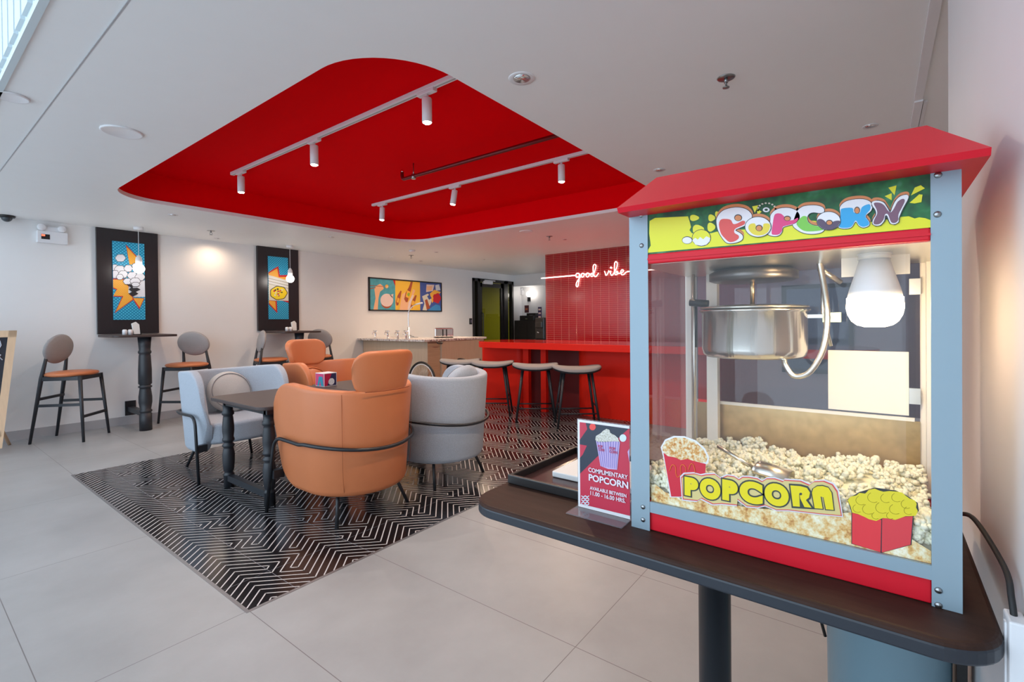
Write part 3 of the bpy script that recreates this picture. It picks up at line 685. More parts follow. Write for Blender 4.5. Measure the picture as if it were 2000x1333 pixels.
MB().box((-.015, -.018, -.035), (.03, -.012, .035)).build('rocker', mat('switch_grey', (.15, .14, .2), .3), o)
# ------------------------------------------------------------------ chalkboard easel at the left edge
tr = PY(32, 646, 6.95); br = PY(3, 868, 6.75)
o = empty('chalkboard_easel', (.28, 6.85, 0), label='chalkboard with pale pine frame on an easel at the left edge', cat='chalkboard')
lean = .20; W2 = .50; HT = 1.205
def E(x, t): return Vector((x, -.12+lean*t, t*HT))           # leaning board plane
xr_t = tr.x-.28; xr_b = br.x-.28
mb = MB()
def slab(a, b, c, d_, t=.022, m_=None, nm='frame', mt=M_pine):
    return MB().prism([a, b, c, d_], Vector((0, -t, 0))).build(nm, mt, o)
slab(E(xr_t-.058, 1), E(xr_t, 1), E(xr_b, .06), E(xr_b-.058, .06)); slab(E(-xr_t-.0, 1), E(-xr_t+.058, 1), E(-xr_b+.058, .06), E(-xr_b, .06))
slab(E(-xr_t+.0, 1), E(xr_t, 1), E(xr_t-.006, .945), E(-xr_t+.006, .945)); slab(E(-xr_b, .20), E(xr_b, .20), E(xr_b, .15), E(-xr_b, .15))
slab(E(-xr_t+.03, .96), E(xr_t-.03, .96), E(xr_b-.03, .18), E(-xr_b+.03, .18), .012, nm='board', mt=M_chalk)
def ch(pts, nm='chalk_drawing', r=.005):
    MB().tube([E(x, t)+Vector((0, -.017, 0)) for x, t in pts], r, 6).build(nm, M_chalkw, o)
ch([(xr_t-.26, .93), (xr_t-.12, .915), (xr_t-.115, .88), (xr_t-.13, .85), (xr_t-.25, .86)]); ch([(xr_t-.26, .84), (xr_t-.16, .84), (xr_t-.12, .80), (xr_t-.14, .78)]); ch([(xr_t-.24, .80), (xr_t-.15, .81), (xr_t-.11, .76)])
ch([(xr_t-.40, .70), (xr_t-.16, .705)], r=.008); ch([(xr_t-.40, .63), (xr_t-.19, .63)], r=.008)
for s in (-1, 1):
    MB().tube([(s*.16+.14 if s > 0 else -.30, .0+.03, .62), (s*.16+.36 if s > 0 else -.44, .42, 0)], [.014, .014], 8).build('rear_leg', M_pine, o)
MB().tube([(-.4, .30, .2), (.47, .30, .2)], .010, 8).build('brace', M_pine, o)

# ================================================================== ARMCHAIRS
CR = .338                                         # mid-line radius of the shell
def upath(R, front, n=60):
    """U-shaped plan path: right arm front -> back -> left arm front"""
    L = front; tot = 2*L+math.pi*R; out = []
    for i in range(n+1):
        s = tot*i/n
        if s < L: p = Vector((R, L-s)); nrm = Vector((1, 0))
        elif s > L+math.pi*R: p = Vector((-R, s-L-math.pi*R)); nrm = Vector((-1, 0))
        else:
            a = (s-L)/R; p = Vector((R*math.cos(a), -R*math.sin(a))); nrm = Vector((math.cos(a), -math.sin(a)))
        out.append((p, nrm, min(s, tot-s), s/tot))
    return out
def sweep_shell(path, zlo, zhi, th, er, ez, dip=0, flare=0, npf=30, bulge=0, under=0):
    mb = MB(); vs = []; k = len(path)
    for p, nr, d, u in path:
        q = max(0, 1-d/er); q = math.sqrt(max(0, 1-q*q)); q = max(q, .02)
        zc = (zlo+zhi)/2; hh = (zhi-zlo)/2
        top = zhi-dip*math.sin(math.pi*u)**2; half_t = (top-zc); half_b = zc-zlo
        ht = half_t-ez*(1-q); hb = half_b-ez*(1-q)
        t2 = th/2*(.35+.65*q)
        for j in range(npf):
            a = 2*math.pi*j/npf; ca, sa = math.cos(a), math.sin(a)
            # superellipse across (n) and soft up/down
            cx = math.copysign(abs(ca)**.35, ca)*t2
            # stadium: round caps of radius t2, straight in between
            r = min(t2, .5*(ht+hb)); zz = (ht-r if sa > 0 else -(hb-r)) + r*math.copysign(abs(sa)**.8, sa)
            frac = (zz+hb)/(ht+hb); off = flare*(frac-.5)+bulge*(1-(2*frac-1)**2)-under*max(0, (.3-frac)/.3)**2
            vs.append((p.x+nr.x*(cx+off), p.y+nr.y*(cx+off), zc+zz))
    fs = []
    for i in range(k-1):
        for j in range(npf): fs.append((i*npf+j, (i+1)*npf+j, (i+1)*npf+(j+1) % npf, i*npf+(j+1) % npf))
    fs.append(tuple(range(npf))); fs.append(tuple(reversed([(k-1)*npf+j for j in range(npf)])))
    mb.add(vs, fs, 0, True); return mb
def make_armchair(name, fab, seam, label, headrest, group):
    o = empty(name, (0, 0, 0), label=label, cat='armchair', group=group)      # front = +Y
    sweep_shell(upath(CR, .37 if headrest else .345, 72), .185, .875, .075, .22, .25, dip=.045, flare=.015, bulge=.0, under=.045).build('shell', fab, o)
    # vertical seams on the outside of the shell
    for ang in (-62, 62) if headrest else ():
        a = math.radians(-90+ang*.72); rr = CR+.0375
        pts = [(math.cos(a)*(rr+.015*(f*.93+.05-.5)-.045*max(0, (.3-f*.93-.05)/.3)**2), math.sin(a)*(rr+.015*(f*.93+.05-.5)-.045*max(0, (.3-f*.93-.05)/.3)**2), .22+.60*f) for f in [i/12 for i in range(13)]]
        MB().tube(pts, .0012, 6).build('seam', seam, o)
    R = CR-.042
    P = [(-R+.01, .30, .265)]+[(R*math.cos(a), R*math.sin(a), .265) for a in [math.pi+math.pi*i/20 for i in range(21)]]+[(R-.01, .30, .265)]+[((R-.02)*math.cos(a), .30+.075*math.sin(a), .265) for a in [math.pi*i/10 for i in range(1, 10)]]
    MB().prism(P, (0, 0, .175)).build('seat', fab, o, bevel=.035, seg=5, smooth_all=False)
    M = Matrix.Translation((0, -.205, .60)) @ Matrix.Rotation(math.radians(-70), 4, 'X')
    MB().lathe([(0, -.06), (.11, -.056), (.17, -.035), (.196, 0), (.17, .035), (.11, .056), (0, .06)], 40, M=M).build('round_cushion', fab if headrest else M_greyw, o)
    MB().tube([M @ Vector((.165*math.cos(a), .165*math.sin(a), .041)) for a in [2*math.pi*i/40 for i in range(40)]], .003, 6, closed=True).build('piping', seam, o)
    if headrest:
        pa = []
        A = math.radians(36); rr = CR+.02
        for i in range(33):
            a = math.radians(-90)-A+2*A*i/32; pa.append((Vector((rr*math.cos(a), rr*math.sin(a))), Vector((math.cos(a), math.sin(a))), min(i, 32-i)/32*2*A*rr, i/32))
        pa = [(p, n_, d_, u) for p, n_, d_, u in pa]
        sweep_shell(pa, .80, 1.075, .085, .115, .10, flare=.05).build('headrest', fab, o)
        MB().tube([(pp.x+nn.x*.045, pp.y+nn.y*.045, .80+.03) for pp, nn, d_, u in pa[5:-5]], .003, 6).build('seam', seam, o)
    # tubular frame wrapping the shell
    rr = CR+.050; z1, zb = .515, .475
    back = [(rr*math.cos(a), rr*math.sin(a), zb+(z1-zb)*abs(math.cos(a))**2) for a in [-math.pi*i/24 for i in range(1, 24)]]
    pts = [(rr+.0, .37, .0), (rr, .33, z1-.0)]
    front_r = [Vector((rr+.008, .385, 0)), Vector((rr, .30, z1)), Vector((rr, .05, z1-.01))]
    path = fillet([Vector((rr+.012, .40, 0)), Vector((rr, .30, z1)), Vector((rr, 0, z1-.008))], .09, 8)+[Vector(b) for b in back]+fillet([Vector((-rr, 0, z1-.008)), Vector((-rr, .30, z1)), Vector((-rr-.012, .40, 0))], .09, 8)
    MB().tube(path, .0115, 12).build('frame_tube', M_black, o)
    for s in (-1, 1):
        MB().tube([(s*.20, -.12, .26), (s*.275, -.215, 0)], .012, 10).build('rear_leg', M_black, o)
        MB().box((min(s*(CR-.02), s*(rr)), .315, .235), (max(s*(CR-.02), s*rr), .355, .29)).build('bracket', M_black, o)
    return o
ac_o = make_armchair('lounge_armchair', M_leather, M_leatherd, 'orange leather armchair with headrest, back to the camera', True, None)
ac_o.location = (1.925, 2.820, 0)
ac_g = make_armchair('lounge_armchair', M_grey, M_greyd, 'grey fabric armchair with round cushion facing the camera', False, None)
ac_g.location = (1.885, 4.62, 0); ac_g.rotation_euler = (0, 0, math.pi)
ac_g2 = c = place(ac_g, (2.745, 2.835, 0), 0, 'grey fabric armchair seen from behind, right of the near orange armchair')
c = place(ac_o, (2.79, 4.62, 0), math.pi, 'orange leather armchair with headrest behind the table, facing the camera')
for ch_ in [x for x in COL.objects if x.name.split('.')[0] in ('round_cushion', 'piping')]:
    if ch_.parent == ac_g2: ch_.location = (.045, .02, .125); ch_.data = ch_.data.copy(); ch_.data.materials[0] = M_grey if ch_.name.startswith('round') else M_greyd
    elif ch_.parent == ac_g: ch_.location = (-.07, .03, .02)
# lounge tables
def turned(H_):
    p = [(.036, 0), (.036, .10), (.040, .105), (.030, .115), (.030, .13), (.036, .14), (.041, .20), (.043, .27), (.036, .315), (.032, .325), (.042, .335), (.042, .35), (.030, .36), (.030, .37), (.042, .38), (.042, .395), (.036, .41), (.041, .46), (.041, .50), (.035, .57), (.032, .585), (.042, .595), (.042, .615), (.034, .63), (.036, .67)]
    return [(r, z*H_/.67) for r, z in p]
def lounge_table(x0, x1, label):
    xc = (x0+x1)/2; yc = 3.615; o = empty('lounge_table', (xc, yc, 0), label=label, cat='table', group='dark tables between the armchairs')
    w = (x1-x0)/2
    MB().prism(rrect(-w, -.42, w, .42, .075, 8, .675), (0, 0, .026)).build('table_top', M_darktop, o, bevel=.006)
    for sx in (-1, 1):
        for sy in (-1, 1): MB().lathe(turned(.63), 22, (sx*(w-.115), sy*.32+.03, .0)).build('leg', M_blackwood, o)
        MB().box((sx*(w-.115)-.022, -.29+.03, .055), (sx*(w-.115)+.022, .29+.03, .10)).build('foot_rail', M_blackwood, o)
    mb = MB().box((-w+.09, -.32, .63), (w-.09, -.27, .674)).box((-w+.09, .33, .63), (w-.09, .38, .674)).box((-w+.09, -.3, .63), (-w+.14, .36, .674)).box((w-.14, -.3, .63), (w-.09, .36, .674))
    mb.build('apron', M_blackwood, o); return o
lounge_table(1.485, 2.285, 'dark turned leg table with its free corner towards the left')
lounge_table(2.295, 3.095, 'dark table behind the orange headrest, carrying the menu cube')
# little menu cube
o = empty('menu_cube', (2.36, 3.86, .701), math.radians(3), label='small glossy four sided menu cube on the table', cat='menu cube')
cw, chh = .062, .115
MB().box((-cw, -cw, 0), (cw, cw, chh)).build('cube', M_white, o)
mcu = lambda nm, pts, y, mt: MB().prism(pts, Vector((0, -.0006, 0))).build(nm, mt, o)
M_mag = mat('menu_magenta', hexc('B01040'), .3); M_navy = mat('menu_navy', hexc('2A2850'), .3)
fy = -cw-.0005
mcu('front_print', [(-cw+.003, fy, .004), (cw-.004, fy, .004), (cw-.004, fy, chh-.006), (-cw+.003, fy, chh-.006)], 0, M_navy)
mcu('magenta_field', [(-cw+.003, fy-.0007, .004), (-.035, fy-.0007, .004), (.012, fy-.0007, chh-.006), (-cw+.003, fy-.0007, chh-.006)], 0, M_mag)
mcu('food_picture', [(.0+.03*math.cos(a)+.008, fy-.0014, .038+.03*math.sin(a)) for a in [6.28*i/14 for i in range(14)]], 0, mat('menu_food', (.6, .62, .66), .4, var=.5, vscale=120))
lx = -cw-.0005
def left_print(nm, pts, mt): MB().prism([(lx, a, b) for a, b in pts], Vector((-.0006, 0, 0))).build(nm, mt, o)
left_print('side_print', [(-cw+.003, .004), (cw-.003, .004), (cw-.003, chh-.006), (-cw+.003, chh-.006)], mat('menu_pink', hexc('D04878'), .3))
lx -= .0007
left_print('blue_shape', [(-cw+.006, .004), (-.02, .004), (-.005, .05), (.01, .004), (.035, .004), (.01, .085), (-.04, .085)], mat('menu_teal', hexc('3090A8'), .3))

# ================================================================== RED BAR COUNTER AND STOOLS
o = empty('bar_counter', (5.25, 3.0, 0), label='glossy red island bar counter with rounded ends', cat='bar counter')
P = rrect(0, -3.0, .92, 1.85, [.4, .4, .42, .42], 14, .872)
MB().prism(P, (0, 0, .085)).build('counter_edge', M_redbar, o, bevel=.004)
MB().prism(rrect(.004, -2.996, .916, 1.846, [.396, .396, .416, .416], 14, .957), (0, 0, .0015)).build('counter_top', M_redgloss, o)
def ped(name, x0, x1, y0, y1, r): MB().prism(rrect(x0, y0, x1, y1, r, 14, .0), (0, 0, .872)).build(name, M_redbar, o)
yr = lambda px, x: PX(px, 720, x).y-3.0
ped('pedestal', .33, .80, yr(1245, 5.58)-.9, yr(1133, 5.58+.2), .23)
ped('pedestal', .38, .80, yr(1019, 5.63), yr(937, 5.63)+.0, .10)
MB().box((.62, yr(1140, 5.9), 0), (.72, yr(1019, 5.9), .872)).build('back_panel', mat('bar_inner_red', hexc('6E0A08'), .5), o)
for pa, pb in ((1021.5, 1032), (1056, 1066)):
    MB().box((.24, yr(pb, 5.49), 0), (.30, yr(pa, 5.49), .872)).build('post', M_redbar, o)
q = PX(1133, 690, 5.5)
MB().tube([(.26, q.y-3.0, .86), (.26, q.y-3.0, .885)], .008, 8).build('hook', M_chrome, o)
def make_stool(label):
    o = empty('bar_stool', (0, 0, 0), label=label, cat='bar stool', group='saddle stools along the red bar')       # wide axis = Y
    n = 28; W, D = .292, .245; z0 = .648
    mb = MB(); vs = []; fs = []
    def top(u, v): return z0+.030+.034*abs(v)**2.4-.008*u*u
    rings = [(0.0, .001), (.5, 0), (.85, -.001), (.96, -.008), (1.0, -.024), (.99, -.040)]
    for (r, dz) in rings:
        for j in range(n*2):
            a = math.pi*j/n; ca, sa = math.cos(a), math.sin(a); u = math.copysign(abs(ca)**.75, ca)*r; v = math.copysign(abs(sa)**.75, sa)*r
            vs.append((u*D, v*W, top(u, v)+dz+.02))
    m2 = n*2
    for i in range(len(rings)-1):
        for j in range(m2): fs.append((i*m2+j, i*m2+(j+1) % m2, (i+1)*m2+(j+1) % m2, (i+1)*m2+j)[::-1])
    mb.add(vs, fs, 0, True); 
    mb.build('seat', M_stoolf, o)
    vs = []; fs = []
    for (r, dz) in ((1.0, -.001), (.99, -.022), (.8, -.028), (0.0, -.03)):
        for j in range(m2):
            a = math.pi*j/n; ca, sa = math.cos(a), math.sin(a); u = math.copysign(abs(ca)**.75, ca)*r; v = math.copysign(abs(sa)**.75, sa)*r
            vs.append((u*D, v*W, top(u, v)-.012+dz))
    for i in range(3):
        for j in range(m2): fs.append((i*m2+j, i*m2+(j+1) % m2, (i+1)*m2+(j+1) % m2, (i+1)*m2+j)[::-1])
    MB().add(vs, fs, 0, True).build('seat_shell', M_blackwood, o)
    C = []
    for sx in (-1, 1):
        for sy in (-1, 1):
            a = Vector((sx*.13, sy*.16, z0-.01)); b = Vector((sx*.195, sy*.245, 0)); C.append((a, b))
            MB().tube([a, b], [.018, .013], 12).build('leg', M_blackwood, o)
    def at(c, z): a, b = c; t = (a.z-z)/(a.z-b.z); return a+(b-a)*t
    for i, j, z in ((0, 1, .17), (2, 3, .17), (0, 2, .25), (1, 3, .25)):
        MB().tube([at(C[i], z), at(C[j], z)], .009, 8).build('stretcher', M_blackwood, o)
    return o
st = make_stool('grey saddle stool at the right end of the row, beside the curved pedestal'); st.location = (5.02, 2.875, 0); st.rotation_euler = (0, 0, math.radians(37))
place(st, (5.02, 3.47, 0), math.radians(36), 'grey saddle stool second from the right, before the two red posts')
place(st, (5.02, 4.17, 0), math.radians(33), 'grey saddle stool third from the right, before the left red pedestal')
place(st, (5.02, 4.77, 0), math.radians(38), 'grey saddle stool at the left end of the bar, mostly hidden by its neighbour')

# ================================================================== STONE TOPPED BEVERAGE COUNTER
SX, SY = 5.2, 5.72; SXR = 6.72
o = empty('beverage_counter', (SX, SY, 0), label='pale wood beverage counter with speckled stone top and cart wheels', cat='counter')
MB().prism([(0, 0, .935), (SXR-SX, 0, .935), (SXR-SX, .75, .935), (.8, .75, .935), (.8, WY-SY-.004, .935), (0, WY-SY-.004, .935)], (0, 0, .034)).build('stone_top', M_stone, o, bevel=.004)
MB().box((.12, .06, .27), (.75, WY-SY-.02, .935)).build('base_cabinet', M_wood, o)
MB().box((.122, .055, .27), (.40, .062, .933)).build('end_panel', M_woodd, o)
MB().box((.40, .02, .27), (SXR-SX-.06, .70, .935)).build('front_cabinet', M_wood, o)
MB().box((.10, .12, .0), (SXR-SX-.15, .66, .27)).box((.2, .6, 0), (.7, WY-SY-.1, .27)).build('plinth', mat('dark_plinth', (.05, .035, .03), .6), o)
MB().tube(fillet([(.26, -.02, .925), (.26, -.03, .90), (.36, -.03, .895), (.38, -.02, .915)], .02), .010, 8).build('hook', M_cab, o)
def wheel(x, y, lab):
    R = .30; w = empty('wheel', (0, 0, 0)); w.parent = o; w.location = (x, y, R+.012)
    MB().tube([(0, R*math.cos(a), R*math.sin(a)) for a in [2*math.pi*i/48 for i in range(48)]], .017, 10, closed=True).build('tyre', M_rubber, w)
    MB().tube([(0, (R-.03)*math.cos(a), (R-.03)*math.sin(a)) for a in [2*math.pi*i/48 for i in range(48)]], .008, 8, closed=True).build('rim', M_whitem, w)
    mb = MB()
    for i in range(24):
        a = 2*math.pi*i/24; mb.tube([(0, .02*math.cos(a+.6), .02*math.sin(a+.6)), (0, (R-.03)*math.cos(a), (R-.03)*math.sin(a))], .0015, 5)
    mb.build('spokes', M_chrome, w); MB().tube([(-.03, 0, 0), (.10, 0, 0)], .02, 12).build('hub', M_cab, w)
wheel(-.03, .03, ''); wheel(.78, -.06, '')
def tap(px, label):
    p = PX(px, 655, SX+.10)
    t = empty('beverage_tap', (SX+.10, p.y, .969), label=label, cat='tap', group='short chrome taps on the stone counter')
    MB().lathe([(.024, 0), (.024, .008), (.015, .012), (.015, .115), (.019, .12), (.019, .135), (0, .14)], 20).build('body', M_chrome, t)
    MB().tube([(0, -.055, .125), (0, .05, .135)], .010, 10).build('lever', M_chrome, t)
    MB().tube(fillet([(0, 0, .105), (-.055, -.0, .115), (-.06, 0, .07)], .02), .008, 8).build('spout', M_chrome, t)
for px, lb in ((733, 'leftmost short chrome tap on the stone counter'), (757, 'second short chrome tap from the left on the stone counter'), (777, 'third short chrome tap from the left on the stone counter'), (793, 'short chrome tap just left of the tall faucet pole')): tap(px, lb)
p = PX(798, 650, SX+.22)
t = empty('tall_faucet', (SX+.22, p.y, .969), label='tall chrome gooseneck faucet reaching in front of the triptych', cat='faucet')
MB().lathe([(.028, 0), (.028, .01), (.017, .014), (.017, .20), (0, .2)], 20).build('column', M_chrome, t)
sp_ = catmull([(0, 0, .18), (0, 0, .42), (.01, -.03, .50), (.03, -.10, .56), (.05, -.20, .595), (.06, -.27, .60)], 6)
MB().tube(sp_, .008, 10).build('spout', M_chrome, t)
MB().tube([(.04, -.15, .58), (.062, -.28, .602)], .013, 10).build('spray_head', M_white, t)
MB().tube([(.0, 0, .06), (.02, -.11, .04)], .007, 8).tube([(.05, .05, .0), (.05, .05, .03), (.12, -.1, .02)], .007, 8).build('lever', M_screw, t)
p = PY(866, 650, 6.15)
t = empty('toaster', (p.x, 6.15, .970), math.radians(-35), label='polished steel toaster on the stone counter', cat='toaster')
MB().box((-.165, -.09, .012), (.165, .09, .175)).build('body', M_chrome, t, bevel=.02, seg=4)
MB().box((-.16, -.085, 0), (.16, .085, .014)).build('base', M_cab, t)
MB().box((-.13, -.05, .1745), (.13, -.025, .1765)).box((-.13, .025, .1745), (.13, .05, .1765)).build('slots', M_cab, t)
MB().box((-.035, -.098, .03), (-.015, -.088, .15)).box((.03, -.1, .03), (.05, -.088, .15)).build('levers', M_cab, t)

# ================================================================== COUNTER AREA BEHIND THE DOOR WALL
xq = XB-.6
a_ = PX(1004.5, 627, xq); b_ = PX(1056, 627, xq)
o = empty('service_cabinet', (xq, (a_.y+b_.y)/2, 0), label='black service cabinet in the niche left of the red tiles', cat='cabinet')
hw = (a_.y-b_.y)/2
MB().box((0, -hw, 0), (.5, hw, PX(1030, 626, xq).z)).build('body', M_cab, o, bevel=.004)
MB().box((-.012, -hw+.01, .05), (0, -.005, 1.15)).build('door', M_cab, o); MB().box((-.012, .005, .05), (0, hw-.01, 1.15)).build('door', M_cab, o)
zt = PX(1030, 626, xq).z
def nichebox(name, px0, px1, py0, py1, dx, dd, mt, label, cat, extra=None):
    a = PX(px0, py0, xq+dx); b = PX(px1, py1, xq+dx)
    zb_ = max(b.z, zt) if not extra else b.z
    o = empty(name, (xq+dx, (a.y+b.y)/2, zb_), label=label, cat=cat)
    MB().box((0, -(a.y-b.y)/2, 0), (dd, (a.y-b.y)/2, a.z-zb_)).build('body', mt, o, bevel=.004); return o, (a.y-b.y)/2, a.z-zb_
e_, hw_, hh_ = nichebox('cash_drawer', 1015, 1042, 617, 626, .05, .35, M_cab, 'black cash drawer on the service cabinet', 'cash drawer')
MB().box((-.004, -hw_+.02, .01), (0, hw_-.02, hh_-.02)).build('drawer_front', M_cab, e_)
MB().box((-.010, -.03, .03), (-.003, .03, .045)).build('lock', M_chrome, e_)
e_, hw_, hh_ = nichebox('receipt_printer', 1028.5, 1046, 612.5, 617, .10, .2, M_cab, 'low black printer on top of the cash drawer', 'printer')
e_.location.z = max(e_.location.z, PX(1028, 617, xq+.05).z+.001)
MB().box((-.003, -.05, .0), (0, .05, .012)).build('paper_slot', M_screw, e_)
e_, hw_, hh_ = nichebox('menu_stand', 1050.5, 1057.5, 600, 626, .12, .02, mat('menu_purple', hexc('3C2C58'), .4), 'narrow purple menu stand on the service cabinet', 'menu stand')
MB().box((-.03, -.07, 0), (.05, .07, .01)).build('foot', M_cab, e_)
for k in range(3): MB().box((-.002, -hw_+.015, .06+.09*k), (0, hw_-.015, .10+.09*k)).build('text_block', M_pk, e_)
cq = TX-.3
e_ = empty('coffee_machine', (cq+1.6, PX(1060, 640, cq+1.6).y, 0), label='black machine on a stand beside the edge of the red tiled wall', cat='machine')
MB().box((-.12, -.1, 0), (.2, .16, .86)).build('stand', M_cab, e_, bevel=.01)
MB().box((-.1, -.09, .86), (.18, .13, 1.32)).box((-.14, -.07, 1.10), (-.1, .11, 1.24)).build('body', M_cab, e_, bevel=.02)
MB().tube([(-.13, 0, 1.0), (-.13, .06, 1.02)], .012, 8).build('lever', M_chrome, e_)
# picture and sconce on back wall
def onback(px, py): return PX(px, py, XB-.002)
a = onback(1025, 597); b = onback(1033, 611)
o = empty('small_poster', (XB-.002, (a.y+b.y)/2, (a.z+b.z)/2), label='small dark red notice on the wall above the cash drawer', cat='notice')
hy, hz = abs(a.y-b.y)/2, abs(a.z-b.z)/2
MB().box((-.012, -hy, -hz), (0, hy, hz)).build('board', mat('notice_red', hexc('4A1518'), .4), o)
MB().box((-.014, -hy*.6, -hz*.3), (-.012, hy*.6, hz*.2)).build('picture', M_br, o)
a = onback(1040, 577)
o = empty('wall_sconce', (XB-.002, a.y, a.z), label='wall sconce with a glowing globe above the service cabinet', cat='wall lamp')
MB().box((-.02, .06, -.16), (0, .15, .02)).build('back_plate', M_cab, o)
MB().tube(fillet([(-.02, .10, -.10), (-.14, .06, -.12), (-.15, 0, -.11), (-.15, 0, -.07)], .03), .014, 10).lathe([(0, -.10), (.035, -.095), (.035, -.05), (0, -.045)], 20, (-.15, 0, 0)).build('arm', M_cab, o)
MB().lathe([(.075*math.sin(t_), -.075*math.cos(t_)+.02) for t_ in [math.pi*i/12 for i in range(13)]], 24, (-.15, 0, 0)).build('globe', mat('sconce_globe', (1, 1, 1), .5, emit=9, ecol=(1, .92, .84)), o)
a = onback(1016, 571)
o = empty('emergency_light', (XB-.002, a.y, a.z), label='pale emergency light on the wall beside the sconce', cat='emergency light')
MB().box((-.05, -.11, -.08), (0, .11, .04)).build('case', M_white, o, bevel=.006)
for s in (-.06, .06): MB().lathe([(0, 0), (.035, 0), (.035, .03), (0, .03)], 18, M=Matrix.Translation((-.02, s, .075)) @ Matrix.Rotation(-math.pi/2, 4, 'Y')).build('lamp_head', M_white, o)

# ------------------------------------------------------------------ neon sign
NX = TX-.03
o = empty('neon_sign', (0, 0, 0), label='glowing white script neon sign reading good vibe on the red tiles', cat='neon sign')
zn = (1110, 505, 15.385)
def ntube(pts, nm, smooth=True, r=.0075):
    q = [PX(zn[0]+x/zn[2], zn[1]+y/zn[2], NX) for x, y in pts]
    if smooth: q = catmull(q, 5)
    return MB().tube(q, r, 8).build(nm, M_neon, o)
a = PX(1057.5, 544, NX); b = PX(1123, 538.3, NX); c0 = PX(1226, 530.7, NX)
zl = (a.z+b.z)/2
MB().tube([Vector((NX, TY1+.07, a.z)), b], .009, 8).build('line_tube', M_neon, o)
MB().tube([c0, Vector((NX, 1.9, c0.z))], .009, 8).build('line_tube', M_neon, o)
ntube([(200, 512), (250, 545), (300, 560), (335, 520), (325, 465), (275, 448), (232, 480), (228, 535), (262, 572), (318, 545), (338, 470), (325, 600), (312, 700), (298, 810), (268, 852), (236, 820), (248, 735), (300, 640), (360, 560)], 'letter_g')
ntube([(360, 560), (395, 470), (440, 448), (475, 480), (468, 535), (425, 562), (390, 530), (400, 475), (445, 452), (510, 490)], 'letter_o')
ntube([(510, 490), (545, 455), (590, 442), (626, 475), (620, 530), (575, 560), (536, 528), (548, 470), (590, 445), (660, 480)], 'letter_o')
ntube([(660, 480), (745, 460), (705, 448), (672, 488), (690, 540), (735, 530), (765, 460), (815, 320), (832, 225), (792, 182), (752, 225), (748, 360), (765, 490), (810, 552), (860, 515), (905, 440)], 'letter_d')
ntube([(1085, 385), (1105, 430), (1128, 508), (1170, 480), (1205, 400), (1212, 370)], 'letter_v')
ntube([(1212, 370), (1240, 410), (1278, 380), (1268, 450), (1300, 512), (1345, 480), (1385, 400)], 'letter_i')
ntube([(1268, 272), (1284, 282), (1278, 296)], 'dot', r=.016)
ntube([(1385, 400), (1450, 290), (1476, 160), (1430, 98), (1392, 150), (1385, 300), (1390, 430), (1415, 490), (1465, 478), (1490, 430), (1462, 385), (1440, 420), (1520, 455)], 'letter_b')
ntube([(1520, 455), (1600, 430), (1652, 388), (1640, 345), (1592, 358), (1575, 425), (1608, 490), (1670, 480), (1730, 420), (1785, 396)], 'letter_e')

# ================================================================== POPCORN TABLE
TZ = .78
tb = empty('serving_table', (1.235, .355, 0), label='dark round cornered pedestal table carrying the popcorn machine', cat='table')
MB().prism([(x-1.235, y-.355, z) for x, y, z in rrect(.93, -.145, 1.56, .87, [.085, .085, .085, .085], 10, TZ-.034)], (0, 0, .034)).build('table_top', mat('table_top_wood', (.045, .022, .016), .5, spec=.15, var=.4, vscale=9, bump=.04, bscale=50, stretch=(8, 1, 8)), tb, bevel=.008, seg=3)
mb = MB().prism([(x-1.235, y-.355, z) for x, y, z in rrect(.9285, -.1465, 1.5615, .8715, .087, 10, TZ-.032)], (0, 0, .024)); mb.build('edge_band', mat('edge_band_black', (.022, .027, .037), .38), tb, bevel=.004)
pc = PX(1396, 1250, 1.235)
MB().lathe([(.24, 0), (.24, .012), (.05, .03), (.037, .05), (.037, TZ-.06), (.10, TZ-.045), (.10, TZ-.034)], 32, (0, pc.y-.355, 0)).build('pedestal', M_black, tb)
# bin under the table
o = empty('waste_bin', (1.52, -.01, 0), label='blue grey waste bin standing under the popcorn table', cat='bin')
MB().lathe([(.105, 0), (.12, .02), (.125, .50), (.128, .505), (.128, .52), (.115, .52), (.11, .04), (0, .04)], 36).build('body', M_bin, o)
MB().tube([(.0, .128, .40), (-.01, .138, .45), (0, .128, .50)], .004, 8).build('handle', M_cab, o)
MB().box((-.04, -.146, 0), (.05, -.128, .56)).build('hinge_post', M_cab, o)
# tray with napkins
o = empty('serving_tray', (1.27, .70, TZ+.001), label='black rimmed serving tray on the left end of the popcorn table', cat='tray')
tx0, tx1, ty0, ty1 = -.165, .20, -.21, .145
MB().box((tx0, ty0, 0), (tx1, ty1, .006)).build('tray_base', M_tray, o)
mb = MB()
for a, b in (((tx0-.012, ty0-.012, 0), (tx0, ty1+.012, .026)), ((tx1, ty0-.012, 0), (tx1+.012, ty1+.012, .026)), ((tx0, ty0-.012, 0), (tx1, ty0, .026)), ((tx0, ty1, 0), (tx1, ty1+.012, .026))): mb.box(a, b)
mb.build('rim', M_cab, o, bevel=.003)
o = MB().prism([(x, y, z) for x, y, z in rrect(1.20, .50, 1.43, .775, .008, 4, TZ+.008)], (0, 0, .016)).build('napkin_stack', M_paper, bevel=.003); tag(o, 'stack of white paper napkins lying in the black tray', 'napkins')

